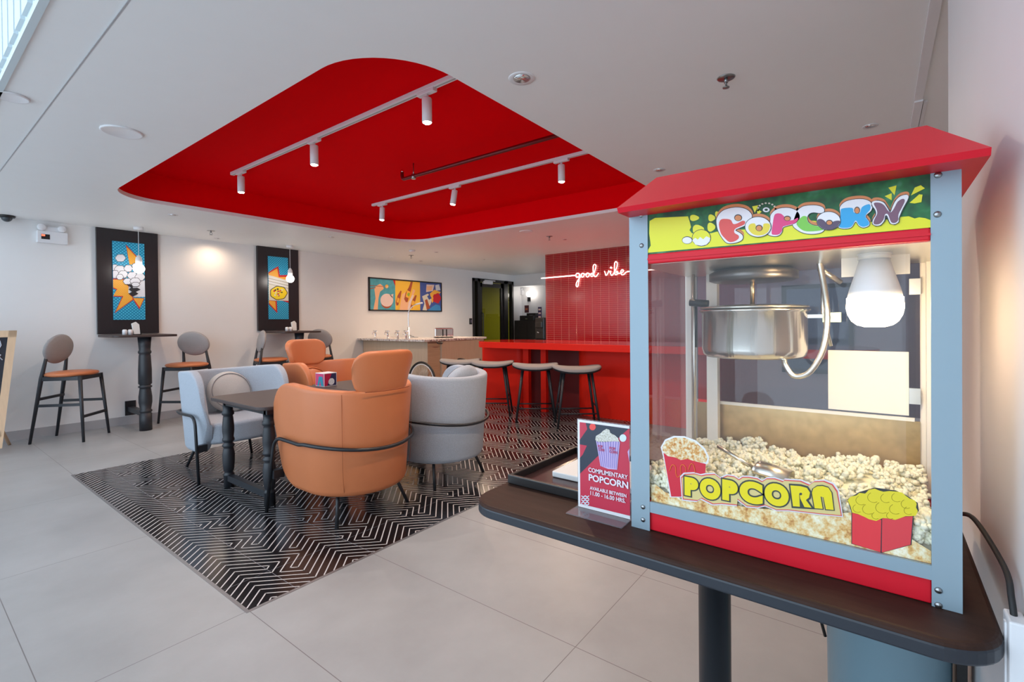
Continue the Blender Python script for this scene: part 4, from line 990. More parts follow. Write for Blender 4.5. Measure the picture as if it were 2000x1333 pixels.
# ------------------------------------------------------------------ lettering helpers
def letter_mesh(ch, offset):
    cu = bpy.data.curves.new('t', 'FONT'); cu.body = ch; cu.size = 1; cu.offset = offset; cu.resolution_u = 6; cu.fill_mode = 'BOTH'; cu.extrude = .0005
    ob = bpy.data.objects.new('t', cu); COL.objects.link(ob); dg = bpy.context.evaluated_depsgraph_get(); dg.update()
    me = bpy.data.meshes.new_from_object(ob.evaluated_get(dg)); bpy.data.objects.remove(ob); return me
MF = Matrix(((0, 0, -1, 0), (-1, 0, 0, 0), (0, 1, 0, 0), (0, 0, 0, 1)))      # text plane facing -X
def letter(ch, cy, cz, h, w, x, layers, parent, name, rot=0, basis=MF, bold=.03):
    base = letter_mesh(ch, 0); xs = [v.co.x for v in base.vertices]; ys = [v.co.y for v in base.vertices]
    w0, h0 = max(xs)-min(xs), max(ys)-min(ys); cx0, cy0 = (max(xs)+min(xs))/2, (max(ys)+min(ys))/2
    for i, (off, mt) in enumerate(layers):
        me = letter_mesh(ch, bold+off/ (h/h0)) if (bold or off) else base.copy()
        sx, sy = w/(w0+2*bold), h/(h0+2*bold)
        for v in me.vertices: v.co = ((v.co.x-cx0)*sx, (v.co.y-cy0)*sy, v.co.z*(.3))
        me.materials.clear(); me.materials.append(mt)
        o = bpy.data.objects.new(name if i == len(layers)-1 else name+'_outline', me); COL.objects.link(o); o.parent = parent
        o.matrix_local = Matrix.Translation((x-.0006*i, cy, cz)) @ basis @ Matrix.Rotation(rot, 4, 'Z')
def text_line(body, cy, cz, w, x, mt, parent, name, h=None, basis=MF, bold=.012, loc=None):
    me = letter_mesh(body, bold); xs = [v.co.x for v in me.vertices]; ys = [v.co.y for v in me.vertices]
    w0, h0 = max(xs)-min(xs), max(ys)-min(ys); cx0, cy0 = (max(xs)+min(xs))/2, (max(ys)+min(ys))/2; s = w/w0; sy = (h/h0) if h else s
    for v in me.vertices: v.co = ((v.co.x-cx0)*s, (v.co.y-cy0)*sy, v.co.z*.3)
    me.materials.clear(); me.materials.append(mt); me.name = name
    o = bpy.data.objects.new(name, me); COL.objects.link(o); o.parent = parent
    o.matrix_local = Matrix.Translation((x, cy, cz)) @ basis; return o

# ------------------------------------------------------------------ acrylic notice
sgx = 1.055
a = PX(1128, 818, sgx); b = PX(1128, 992, sgx)
yL = (a.y+b.y)/2; ztop = a.z; yR = .462
o = empty('acrylic_notice', (sgx, (yL+yR)/2, TZ+.0012), label='acrylic stand with red complimentary popcorn notice beside the machine', cat='sign')
hwn = (yL-yR)/2; hn = ztop-TZ-.001
MB().box((-.052, -hwn-.0, 0), (.012, hwn+.004, .0025)).build('foot', M_acryl, o)
MB().box((-.0005, -hwn, .0026), (.0035, hwn, hn)).build('holder', M_acryl, o)
b0 = .008
MB().box((-.0012, -hwn+.002, .0035), (-.0006, hwn-.002, hn-.002)).build('paper_border', M_white, o)
M_sr = mat('notice_paper_red', hexc('C8304A'), .35); M_sd = mat('notice_paper_navy', hexc('2C3444'), .35)
def sg(name, pts, mt, lay):   # pts in zoom coordinates of the notice
    q = []
    for x, y in pts:
        v = PX(1120+x/6.833, 815+y/6.833, sgx); q.append((-.0012-.0004*lay, min(max(v.y-(yL+yR)/2, -hwn+.0015), hwn-b0), min(max(v.z-TZ-.0012, b0+.003), hn-b0)))
    MB().prism(q, (-.0003, 0, 0)).build(name, mt, o)
sg('print_ground', [(60, 60), (820, 130), (820, 1333), (80, 1210)], M_sr, 1)
sg('navy_field', [(170, 62), (830, 125), (740, 130), (560, 320), (330, 520), (75, 750), (70, 540), (130, 500), (185, 380), (70, 360), (70, 300), (100, 290), (190, 160)], M_sd, 2)
sg('coral_dot', circ(262, 130, 42, 46), mat('notice_coral', hexc('F0504A'), .4), 3)
sg('white_dot', circ(668, 278, 46, 50), mat('notice_white', hexc('D8E8F4'), .4), 4)
sg('carton_popcorn', [(300, 300), (310, 250), (370, 215), (405, 180), (450, 155), (490, 170), (500, 210), (560, 240), (600, 275), (625, 330), (560, 320), (430, 330), (330, 330)], speckle('notice_popcorn', [hexc('A09880'), hexc('C8C4B4'), hexc('DCDAD0'), hexc('ECEAE4')], 260), 5)
sg('carton', [(305, 290), (350, 310), (470, 330), (560, 320), (628, 330), (590, 700), (470, 690), (368, 650)], mat('carton_lilac', hexc('C8B0DC'), .4), 4)
for k in range(9):
    t_ = (k+.35)/9
    sg('carton_stripe', [(310+315*t_, 322), (310+315*t_+14, 322), (372+215*t_+9, 655+35*t_), (372+215*t_, 655+35*t_)], mat('carton_stripe', hexc('9486C4'), .4), 5)
sg('second_carton', [(730, 460), (790, 425), (820, 430), (820, 640), (775, 610)], mat('carton_lilac', hexc('C8B0DC'), .4), 4)
def ntext(body, x0, x1, yc, h, bold=.02):
    a = PX(1120+x0/6.833, 815+(yc-(30))/6.833, sgx); b = PX(1120+x1/6.833, 815+(yc+30)/6.833, sgx)
    u = PX(1120+(x0+x1)/2/6.833, 815+yc/6.833, sgx); v = PX(1120+(x0+x1)/2/6.833, 815+(yc+h)/6.833, sgx)
    text_line(body, u.y-(yL+yR)/2, u.z-TZ-.0012, (a.y-b.y)*.97, -.0052, mat('notice_text', hexc('EDE4F0'), .4), o, 'notice_text', h=u.z-v.z, bold=bold)
ntext('COMPLIMENTARY', 200, 738, 745, 60); ntext('POPCORN', 203, 745, 850, 92, .03); ntext('AVAILABLE BETWEEN', 220, 720, 990, 46); ntext('11.00 - 16.00 HRS.', 228, 708, 1058, 56)
ntext('POP', 338, 402, 388, 36, .01); ntext('CORN', 345, 425, 432, 36, .01); ntext('POP', 490, 572, 415, 36, .01); ntext('CORN', 490, 598, 462, 36, .01)
for ob in [x for x in COL.objects if x.parent == o and x.name.startswith('notice_text')][-4:]:
    ob.data.materials[0] = mat('notice_text_red', hexc('C83058'), .4); ob.name = 'carton_text'
for r_ in range(6):
    yy = 1050+r_*27
    for k in range(2):
        x_ = 112+k*52; s_ = 1 if (r_ % 2) else -1
        sg('wave_mark', [(x_, yy+8*s_), (x_+26, yy-8*s_), (x_+52, yy+8*s_), (x_+52, yy+8*s_+14), (x_+26, yy-8*s_+14), (x_, yy+8*s_+14)], mat('notice_white', hexc('D8E8F4'), .4), 3)

# ================================================================== POPCORN MACHINE
MXF, MXB, MYR, MYL = 1.03, 1.44, -.103, .450
MZ0, MZ1 = TZ+.001, 1.505
pm = empty('popcorn_machine', (MXF, (MYL+MYR)/2, MZ0), label='red and silver popcorn machine with glass sides and pitched red roof', cat='popcorn machine')
OX, OY, OZ = MXF, (MYL+MYR)/2, MZ0
def L(v): return Vector((v[0]-OX, v[1]-OY, v[2]-OZ))
def pbox(name, a, b, mt, parent=None, **k):
    a, b = L(a), L(b); return MB().box(a, b).build(name, mt, parent or pm, **k)
PW = .0385
pbox('base', (MXF+.006, MYR+PW-.002, MZ0), (MXB, MYL-PW+.002, .843), M_mred, bevel=.002)
pbox('base_side', (MXF+.03, MYR+.002, MZ0), (MXB, MYR+PW, .843), M_mred); pbox('base_side', (MXF+.03, MYL-PW, MZ0), (MXB, MYL-.002, .843), M_mred)
def Lpost(name, y0, y1, xf, xb, parent=None, inner=True):
    # thin folded L-profile post
    t = .0016; mb = MB(); s = 1 if y0 > .2 else -1
    mb.box(L((xf, y0, MZ0-.0005)), L((xf+t, y1, MZ1)))
    yo = (y1-t, y1) if s > 0 else (y0, y0+t)
    mb.box(L((xf+t, yo[0], MZ0-.0005)), L((xb, yo[1], MZ1)))
    return mb.build(name, M_alu, pm)
Lpost('post', MYL-.043, MYL, MXF, MXF+.03)
Lpost('post', MYR, MYR+.037, MXF, MXF+.03)
mb = MB().box(L((MXB-.003, MYL-.03, MZ0)), L((MXB, MYL, MZ1))); mb.build('rear_post', M_cream, pm)
mb = MB().box(L((MXB-.003, MYR, MZ0)), L((MXB, MYR+.03, MZ1))); mb.build('rear_post', M_cream, pm)
# pale liners just inside of the posts
pbox('liner', (MXF+.012, MYR+.004, .845), (MXF+.036, MYR+.020, 1.385), M_cream); pbox('liner', (MXB-.03, MYL-.020, .845), (MXB-.006, MYL-.004, 1.385), M_cream)
pbox('liner', (MXB-.03, MYR+.004, .845), (MXB-.006, MYR+.020, 1.385), M_cream)
# screws on the posts
for (px, py) in ((1252, 421), (1253, 480), (1256, 991), (1256, 1016), (1832, 342), (1831, 419), (1833, 1154), (1833, 1183)):
    v = PX(px, py, MXF); r = .0052
    MB().lathe([(0, -.0030), (r*.7, -.0026), (r, -.0008), (r, 0), (0, 0)], 18, M=Matrix.Translation(L((MXF, v.y, v.z))) @ Matrix.Rotation(math.pi/2, 4, 'Y')).build('screw', M_screw, pm)
pbox('lower_rail', (MXF+.001, MYR+.037, .822), (MXF+.008, MYL-.043, .8455), M_alu)
# header : backing, red lower lip, glossy sign
pbox('header_box', (MXF+.008, MYR+.006, 1.375), (MXB, MYL-.006, 1.497), M_mred)
pbox('sign_lip', (MXF-.001, MYR+.037, 1.374), (MXF+.008, MYL-.043, 1.395), M_mred, bevel=.003)
pbox('sign_lip', (MXF-.003, MYR+.037, 1.382), (MXF+.006, MYL-.043, 1.386), M_mred)
SB = (MYR+.037, MYL-.043, 1.395, 1.492)
sgn = pbox('header_sign', (MXF+.002, SB[0], SB[2]), (MXF+.008, SB[1], SB[3]), M_green)
lo_ = sgn  # printed shapes hang on the sign
M_lime = mat('banner_lime', hexc('E4E21E'), .35); M_rim = mat('banner_rim', hexc('D88850'), .4)
def hs(name, pts, mt, lay, z=(1260, 360, 6.667), lim=SB, x0=MXF+.002, parent=None, th=.0003):
    q = []
    for x, y in pts:
        v = PX(z[0]+x/z[2], z[1]+y/z[2], x0); q.append(L((x0-.0004*lay, min(max(v.y, lim[0]), lim[1]), min(max(v.z, lim[2]), lim[3]))))
    return MB().prism(q, (-th, 0, 0)).build(name, mt, parent or sgn)
zA = (1260, 360, 6.667); zB = (1540, 330, 6.897)
def both(pA, pB):  # convert zoom B points into zoom A coordinates
    return pA+[((zB[0]+x/zB[2]-zA[0])*zA[2], (zB[1]+y/zB[2]-zA[1])*zA[2]) for x, y in pB]
hs('lime_ground', both([(30, 895), (30, 860), (75, 800), (55, 640), (60, 480), (130, 440), (560, 420), (585, 500), (600, 560), (580, 600), (610, 640), (860, 640), (930, 620), (1300, 590), (1800, 540)], [(300, 700), (700, 720), (1100, 720), (1500, 650), (1620, 640), (1700, 670), (1760, 655), (1840, 665), (1925, 690), (1925, 790)]), M_lime, 1)
for cx, cy, rx, ry in ((640, 440, 60, 40), (690, 590, 75, 60), (865, 440, 45, 45), (860, 560, 52, 58), (940, 390, 30, 35)): hs('lime_blob', circ(cx, cy, rx, ry, 16, .1, 3), M_lime, 1.2)
hs('egg_outline', circ(735, 700, 125, 112), M_inkd, 2); hs('egg_yolk', circ(735, 700, 117, 104), M_lime, 3)
hs('egg_shell', [(618, 735), (655, 700), (690, 725), (720, 690), (760, 720), (800, 680), (852, 705), (845, 745), (800, 790), (735, 805), (660, 790)], M_white, 4)
hs('egg_outline', circ(550, 730, 68, 50), M_inkd, 2); hs('egg_shell', circ(550, 733, 62, 43), M_white, 3)
for pts in ([(1395, 290), (1475, 275), (1430, 375)], [(1455, 320), (1520, 360), (1465, 405)]): hs('lime_flake', pts, M_lime, 2)
for pts in ([(1345, 255), (1455, 225), (1430, 360)], [(1295, 370), (1390, 330), (1390, 425)], [(1650, 360), (1700, 255), (1780, 222), (1838, 265)], [(1630, 460), (1760, 345), (1805, 350), (1790, 450), (1700, 468)]): hs('lime_flake', pts, M_lime, 2, z=zB)
hs('flower', circ(1578, 335, 45, 32, 14), M_white, 2); hs('flower_eye', circ(1578, 335, 22, 15, 12), M_green, 3)
for k in range(9):
    a = math.pi*.95+k*math.pi*1.15/9; hs('flower_dot', circ(1585+115*math.cos(a), 330+82*math.sin(a), 15, 11, 8), M_c, 2)
# bubble letters of the header : orange rim, dark outline, white body, coloured lower part, round counters
fills = dict(p=mat('fill_coral', hexc('E0504A'), .4), o=mat('fill_yellow', hexc('E8D23C'), .4), q=mat('fill_pink', hexc('E03C7C'), .4), c=mat('fill_green', hexc('7CC84A'), .4), u=mat('fill_plum', hexc('5A4860'), .4), r=mat('fill_blue', hexc('2CA4DC'), .4), n=mat('fill_mauve', hexc('7A5468'), .4))

def smooth2(P, k=4):
    n_ = len(P); out = []
    for i in range(n_):
        a, b, c, d_ = (Vector((*P[(i+q) % n_], 0)) for q in (-1, 0, 1, 2))
        for j in range(k):
            t = j/k; v_ = .5*((2*b)+(c-a)*t+(2*a-5*b+4*c-d_)*t*t+(3*b-a-3*c+d_)*t**3); out.append((v_.x, v_.y))
    return out
def offset2(P, r):
    n_ = len(P); A_ = sum(P[i][0]*P[(i+1) % n_][1]-P[(i+1) % n_][0]*P[i][1] for i in range(n_)); sg_ = 1 if A_ > 0 else -1; out = []
    for i in range(n_):
        a, b, c = P[i-1], P[i], P[(i+1) % n_]; tx, ty = c[0]-a[0], c[1]-a[1]; q = math.hypot(tx, ty) or 1
        out.append((b[0]+sg_*ty/q*r, b[1]-sg_*tx/q*r))
    return out
def bubble(nm, z, outer, fill, colr, lay, holes=(), edge=None):
    o_s = smooth2(outer)
    hs(nm+'_rim', [(x+3, y-38) for x, y in offset2(o_s, 10)], M_rim, 2+lay*.1, z=z)
    hs(nm+'_outline', edge or offset2(o_s, 8), M_inkd, 4+lay*4, z=z); hs(nm, o_s, M_white, 5+lay*4, z=z)
    hs(nm+'_fill', smooth2(fill, 3), colr, 6+lay*4, z=z)
    for cx, cy, rx, ry in holes:
        hs(nm+'_counter', circ(cx, cy, rx+9, ry+8, 18), M_inkd, 7+lay*4, z=z); hs(nm+'_counter', circ(cx, cy+4, rx, ry, 18), M_rim, 7.6+lay*4, z=z)
bubble('letter_p', zA, [(935, 520), (940, 440), (1000, 360), (1090, 320), (1210, 305), (1320, 330), (1385, 390), (1388, 450), (1340, 520), (1260, 560), (1190, 590), (1185, 610), (1240, 640), (1275, 680), (1260, 730), (1180, 765), (1080, 770), (1020, 720), (960, 620)],
       [(965, 530), (990, 465), (1060, 455), (1120, 470), (1150, 520), (1200, 515), (1270, 480), (1305, 490), (1290, 530), (1200, 570), (1165, 600), (1170, 640), (1220, 670), (1220, 710), (1170, 745), (1100, 755), (1040, 705), (990, 640)], fills['p'], 0, ((1215, 440, 42, 36),))
bubble('letter_p', zA, [(1632, 480), (1640, 400), (1720, 330), (1850, 310), (1960, 340), (2012, 400), (2005, 470), (1940, 520), (1850, 545), (1795, 570), (1785, 620), (1750, 665), (1690, 680), (1610, 660), (1600, 600)],
       [(1650, 640), (1665, 520), (1690, 400), (1760, 385), (1810, 420), (1850, 470), (1930, 470), (1990, 440), (1985, 480), (1930, 520), (1800, 555), (1785, 610), (1745, 655), (1680, 662)], fills['q'], 0, ((1855, 448, 36, 26),))
bubble('letter_o', zA, circ(1475, 560, 165, 128, 16), [(1352, 590), (1365, 530), (1430, 515), (1455, 560), (1500, 600), (1540, 560), (1550, 520), (1620, 520), (1630, 570), (1590, 640), (1500, 672), (1410, 655)], fills['o'], 1, ((1490, 575, 36, 34),))
bubble('letter_c', zB, [(60, 760), (90, 640), (130, 560), (200, 510), (300, 495), (400, 500), (470, 530), (480, 580), (430, 600), (340, 590), (280, 610), (255, 660), (270, 720), (330, 760), (420, 775), (480, 790), (480, 830), (430, 865), (330, 880), (220, 870), (130, 830)],
       [(110, 740), (150, 680), (200, 640), (250, 650), (255, 700), (300, 750), (390, 775), (470, 790), (465, 825), (330, 845), (220, 840), (150, 800)], fills['c'], 0)
bubble('letter_o', zB, circ(543, 705, 156, 120, 16), [(390, 700), (430, 680), (480, 700), (520, 740), (570, 740), (620, 710), (690, 705), (690, 740), (640, 800), (560, 826), (470, 810), (405, 760)], fills['u'], 1, ((553, 728, 36, 28),))
bubble('letter_r', zB, [(700, 600), (695, 520), (760, 450), (870, 418), (1000, 412), (1090, 440), (1130, 500), (1110, 570), (1040, 640), (1090, 720), (1080, 770), (1010, 795), (950, 770), (905, 715), (850, 790), (760, 810), (680, 795), (665, 755), (700, 700)],
       [(705, 590), (720, 540), (860, 530), (880, 590), (960, 600), (990, 520), (1080, 480), (1105, 510), (1095, 560), (1035, 640), (1085, 720), (1075, 762), (1010, 785), (950, 760), (905, 700), (850, 780), (760, 800), (685, 783), (700, 700)], fills['r'], 0, ((925, 562, 30, 40),))
bubble('letter_n', zB, [(1130, 450), (1200, 435), (1280, 460), (1330, 530), (1370, 590), (1400, 520), (1440, 440), (1500, 380), (1580, 355), (1615, 375), (1600, 430), (1560, 500), (1520, 580), (1485, 670), (1480, 720), (1430, 750), (1370, 735), (1330, 640), (1300, 640), (1290, 700), (1240, 760), (1180, 770), (1135, 745), (1140, 690), (1180, 620), (1170, 560), (1130, 500)],
       [(1150, 470), (1230, 465), (1290, 500), (1340, 570), (1380, 590), (1420, 540), (1470, 450), (1540, 410), (1565, 440), (1530, 520), (1480, 620), (1475, 700), (1430, 735), (1380, 720), (1340, 620), (1300, 620), (1280, 690), (1230, 745), (1170, 755), (1145, 735), (1160, 680), (1195, 610), (1185, 550)], fills['n'], 1,
       edge=[(1118, 448), (1200, 424), (1290, 450), (1340, 520), (1372, 572), (1390, 515), (1430, 432), (1494, 370), (1582, 344), (1627, 372), (1612, 434), (1571, 505), (1531, 585), (1497, 672), (1492, 725), (1432, 762), (1362, 745), (1318, 660), (1302, 710), (1246, 771), (1176, 782), (1123, 750), (1128, 686), (1168, 620), (1158, 565), (1118, 505)])
# glass panes
pbox('front_glass', (MXF+.010, MYR+.02, .846), (MXF+.0125, MYL-.02, 1.376), M_glass)
pbox('side_glass', (MXF+.034, MYR+.003, .846), (MXB-.034, MYR+.0055, 1.376), M_sideglass); pbox('side_glass', (MXF+.034, MYL-.0055, .846), (MXB-.034, MYL-.003, 1.376), M_sideglass)
# door panels at the back
pbox('rear_panel', (MXB-.010, MYR+.03, .846), (MXB-.007, MYL-.03, 1.012), mat('steel_popcorn_reflection', (.55, .40, .20), .35, metal=.9, var=.35, vscale=40))  # mottled gold colour paints the popcorn's reflection onto plain steel
pbox('rear_rail', (MXB-.016, MYR+.04, 1.012), (MXB-.010, MYL-.075, 1.020), M_cream)
pbox('rear_glass', (MXB-.010, MYR+.03, 1.020), (MXB-.008, MYL-.03, 1.376), glass('rear_glass_tint', (.62, .62, .68)))
a = PX(1616, 685, MXB-.03); b = PX(1776, 815, MXB-.03)
pbox('white_plate', (MXB-.0125, b.y, b.z), (MXB-.0105, a.y, a.z), M_cream)
for py in (560, 775):
    v = PX(1787, py, MXB-.02); pbox('hinge', (MXB-.018, v.y-.010, v.z-.018), (MXB-.010, v.y+.010, v.z+.018), M_steel)
# inner top plate
pbox('inner_ceiling', (MXF+.014, MYR+.008, 1.3735), (MXB-.004, MYL-.008, 1.3748), M_steel)
for py_ in (1.385,):
    pass
# left rear inner column and rod with knobs
KX = 1.32
v = PX(1390, 700, MXB-.05); pbox('inner_column', (MXB-.055, v.y-.016, .87), (MXB-.03, v.y+.012, 1.374), M_cream)
# kettle
ky = PX(1470, 640, KX).y; kr = .118; kz0 = PX(1470, 697, KX).z; kz1 = PX(1470, 607, KX).z
kt = empty('kettle', (0, 0, 0)); kt.parent = pm; kt.location = L((KX, ky, kz0))
hk = kz1-kz0
MB().lathe([(0, 0), (kr*.9, 0), (kr*.97, .006), (kr, .02), (kr, hk-.006), (kr+.006, hk-.002), (kr+.006, hk+.002), (kr-.003, hk+.003), (kr-.003, .02), (0, .015)], 64).build('bowl', mat('kettle_steel', (.78, .74, .68), .20, metal=1, stretch=(1, 1, .02), bump=.35, bscale=45), kt)
MB().lathe([(0, hk+.004), (kr-.004, hk+.004), (kr+.004, hk+.006), (kr+.002, hk+.010), (kr*.6, hk+.014), (0, hk+.015)], 48).build('lid', M_steel, kt)
MB().tube([(0, 0, hk+.01), (0, 0, 1.374-kz0)], .0055, 12).build('stirrer_rod', mat('brass_rod', (.62, .45, .25), .25, metal=1), kt)
MB().lathe([(.09, 0), (.10, .004), (.10, .022), (.085, .03), (0, .03)], 40, (0, 0, 1.374-kz0-.031)).build('motor_plate', mat('dark_steel', (.20, .18, .17), .35, metal=1), kt)
MB().tube([(0, kr*.9, hk+.02), (0, kr+.035, hk+.025)], .010, 10).tube([(0, kr+.02, .02), (0, kr+.02, hk+.03)], .004, 8).build('handle', M_cab, kt)
MB().tube([(0, kr+.025, -.25), (0, kr+.025, hk+.10)], .004, 8).build('pivot_rod', M_steel, kt)
MB().box((-.006, -kr-.045, hk-.02), (.006, -kr-.0, hk-.012)).tube([(0, -kr-.03, hk+.10), (0, -kr-.03, hk-.01), (0, -kr-.045, .03)], .004, 8).build('hanger', M_steel, kt)
MB().box((-.012, -kr-.065, hk-.030), (.012, -kr-.030, hk-.008)).build('terminal_block', mat('terminal_green', (.40, .55, .48), .4), kt)
# flexible conduit
cpts = catmull([L(PX(x, y, xx)) for x, y, xx in ((1531, 700, KX-.06), (1535, 715, KX-.07), (1552, 735, KX-.075), (1580, 728, KX-.07), (1605, 690, KX-.06), (1615, 640, KX-.05), (1614, 590, KX-.04), (1606, 540, KX-.03), (1598, 500, KX-.03))], 8)
MB().tube(cpts, [.0058+.0006*(i % 2) for i in range(len(cpts))], 10).build('conduit', M_steel, pm)
v = L(PX(1597, 497, KX-.03)); MB().tube([v+Vector((0, 0, -.012)), v+Vector((0, 0, .018))], .008, 12).build('conduit_collar', M_mred, pm)
a = L(PX(1600, 525, KX)); b = L(PX(1642, 552, KX+.03)); MB().tube([a, b], .006, 10).build('support_rod', M_steel, pm)
# lamp
bx_ = 1.165; v = PX(1708, 610, bx_); br_ = .034
lm = empty('lamp', (0, 0, 0)); lm.parent = pm; lm.location = L((bx_, v.y, v.z+.004))
MB().box((.045, -.055, .07), (.049, .055, 1.3735-v.z)).build('lamp_bracket', M_cream, lm)
MB().tube([(0, 0, 1.374-v.z), (0, 0, .098)], [.0245, .0265], 28).tube([(0, 0, .112), (0, 0, .106)], .0278, 28).build('lamp_holder', M_cream, lm)
MB().lathe([(.024, .098), (.031, .072), (.041, .038), (.0435, .025)], 32).build('bulb_neck', M_white, lm)
MB().lathe([(0, -.033), (.016, -.0325), (.028, -.029), (.037, -.021), (.043, -.009), (.0455, .004), (.0445, .024), (0, .027)], 36).build('bulb', M_bulb, lm)
# roof
rf = empty('roof', (0, 0, 0)); rf.parent = pm
e0, e1 = PX(1205, 405, .965).y, PX(1937, 290, .965).y; ez = (PX(1205, 405, .965).z+PX(1937, 290, .965).z)/2
rx0, rx1 = 1.20, 1.27; rzz = 1.612; ry0, ry1 = PX(1282, 350, rx0).y, PX(1810, 247, rx0).y
ebx = 1.50
V = [L(p_) for p_ in ((.965, e0, ez), (.965, e1, ez), (ebx, e1, ez), (ebx, e0, ez), (rx0, ry0, rzz), (rx0, ry1, rzz), (rx1, ry1, rzz), (rx1, ry0, rzz))]
V2 = [v_+Vector((0, 0, -.006)) for v_ in V]
mb = MB(); mb.add(V, [(1, 0, 4, 5), (2, 1, 5, 6), (3, 2, 6, 7), (0, 3, 7, 4), (4, 7, 6, 5)])
# downturned lip and underside
lipz = -.010
lo4 = [V[i]+Vector((.006 if i in (0, 1) else -.006, 0, lipz)) for i in range(4)]
mb.add([V[0], V[1], V[2], V[3]]+lo4, [(0, 1, 5, 4), (1, 2, 6, 5), (2, 3, 7, 6), (3, 0, 4, 7), (4, 5, 6, 7)])
o_ = mb.build('roof_shell', M_mred, rf)
mb = MB().box(L((MXF+.004, MYR+.03, 1.478)), L((MXF+.012, MYL-.03, ez-.008))); mb.build('roof_gutter', M_mred, rf)
# stickers on the glass
GX = MXF+.010; glim = (MYR+.037, MYL-.043, .8455, 1.3)
zS = (1280, 840, 5.263)
def gs(name, pts, mt, lay, z=zS): return hs(name, pts, mt, lay, z=z, lim=glim, x0=GX, parent=pm)
gs('print_strip', [(-75, 560), (0, 560), (100, 640), (300, 720), (600, 720), (900, 790), (1300, 830), (1700, 880), (1990, 850), (2100, 860), (2300, 980), (2560, 1080), (2850, 1250), (2850, 1500), (-75, 780)], M_print, .5)
gs('cup_edge', [(68, 225), (55, 180), (100, 100), (190, 62), (300, 65), (420, 110), (510, 190), (552, 280), (545, 340), (520, 360), (500, 700), (150, 695), (110, 400)], M_white, 1)
gs('cup_popcorn', [(78, 215), (72, 180), (110, 115), (200, 80), (300, 82), (410, 125), (495, 200), (540, 290), (520, 335), (300, 330), (130, 280)], M_cupprint, 2)
gs('cup', [(85, 235), (130, 270), (210, 285), (260, 310), (330, 300), (400, 320), (520, 350), (500, 690), (165, 685)], mat('cup_red', hexc('D42038'), .4), 3)
cq_ = [L(PX(zS[0]+x/zS[2], zS[1]+y/zS[2], GX))+Vector((-.0025, 0, 0)) for x, y in ((150, 420), (175, 360), (210, 375), (215, 450), (235, 485), (265, 450), (262, 380), (285, 355), (315, 385), (318, 435))]
MB().tube(catmull(cq_, 5), .0007, 6).build('cup_squiggle', mat('squiggle_orange', hexc('F08030'), .4), pm)
cq_ = [L(PX(zS[0]+x/zS[2], zS[1]+y/zS[2], GX))+Vector((-.0025, 0, 0)) for x, y in ((345, 410), (365, 352), (395, 358), (415, 440))]
MB().tube(catmull(cq_, 5), .0007, 6).build('cup_squiggle', mat('squiggle_orange', hexc('F08030'), .4), pm)
st_ = empty('word_sticker', (0, 0, 0)); st_.parent = pm
out_ = [(262, 480), (300, 445), (400, 440), (470, 460), (520, 450), (610, 445), (670, 490), (740, 460), (810, 470), (860, 500), (900, 475), (960, 475), (1050, 490), (1100, 520), (1150, 490), (1230, 490), (1320, 520), (1330, 505), (1500, 515), (1590, 555), (1640, 520), (1740, 515), (1830, 550), (1880, 620), (1925, 890), (1700, 870), (1370, 830), (1250, 830), (1130, 780), (1050, 800), (940, 790), (845, 720), (840, 780), (680, 765), (590, 770), (470, 710), (430, 735), (280, 720)]
def grow(pts, s): cx = sum(p_[0] for p_ in pts)/len(pts); cy = sum(p_[1] for p_ in pts)/len(pts); return [(x+(s if x > cx else -s)*(abs(x-cx)/850), y+(s if y > cy+(x-cx)*.12 else -s)) for x, y in pts]
for nm, s_, mt, ly in (('sticker_edge', 6, mat('sticker_white', (.75, .75, .8), .4), 4), ('sticker_red_line', -6, mat('sticker_red', hexc('E05050'), .4), 5), ('sticker_cream', -16, mat('sticker_cream', hexc('E0CC88'), .4), 6)):
    gs(nm, grow(out_, s_), mt, ly)
M_sy = mat('sticker_yellow', hexc('F0DC10'), .35); M_sk = mat('sticker_dark', hexc('38403C'), .35)
def sletter(ch, x0, x1, y0, y1, bold=.085):
    z = zS; cx, cy = (x0+x1)/2, (y0+y1)/2
    c_ = PX(z[0]+cx/z[2], z[1]+cy/z[2], GX); u = PX(z[0]+cx/z[2], z[1]+y0/z[2], GX); dn = PX(z[0]+cx/z[2], z[1]+y1/z[2], GX)
    l_ = PX(z[0]+x0/z[2], z[1]+cy/z[2], GX); r_ = PX(z[0]+x1/z[2], z[1]+cy/z[2], GX)
    letter(ch, c_.y-OY, c_.z-OZ, u.z-dn.z, l_.y-r_.y, L((GX, 0, 0)).x-.0032, [(.0034, M_sk), (0, M_sy)], pm, 'sticker_letter', 0, bold=bold)
sletter('P', 305, 445, 488, 680); sletter('O', 462, 672, 498, 710); sletter('P', 692, 850, 515, 728); sletter('C', 870, 1105, 525, 752); sletter('O', 1125, 1372, 548, 778); 
PR_ = [(1390, 566), (1495, 574), (1560, 592), (1592, 640), (1582, 690), (1550, 716), (1608, 795), (1535, 788), (1492, 700), (1486, 655), (1481, 655), (1488, 785), (1418, 780)]
gs('sticker_letter_outline', [(1374, 548), (1500, 556), (1572, 576), (1610, 636), (1602, 700), (1578, 722), (1640, 812), (1525, 806), (1404, 798)], M_sk, 8.2); gs('sticker_letter', PR_, M_sy, 9.2); gs('sticker_letter_counter', circ(1497, 654, 15, 13, 12), M_sk, 10)
for s_, mt, dx in ((10, M_sk, 4+4.5), (0, M_sy, 4+5.5)):
    P_ = [(1640-s_, 800+s_), (1612-s_, 640), (1625-s_, 600), (1665, 575-s_), (1720, 572-s_), (1780, 590-s_), (1812+s_, 640), (1835+s_, 818+s_), (1755-s_, 810+s_), (1730-s_, 680-s_+ (8 if not s_ else 0)), (1700+s_, 680), (1722+s_, 806+s_)]
    gs('sticker_letter', P_, mt, dx)
zP = (1640, 930, 7.015)
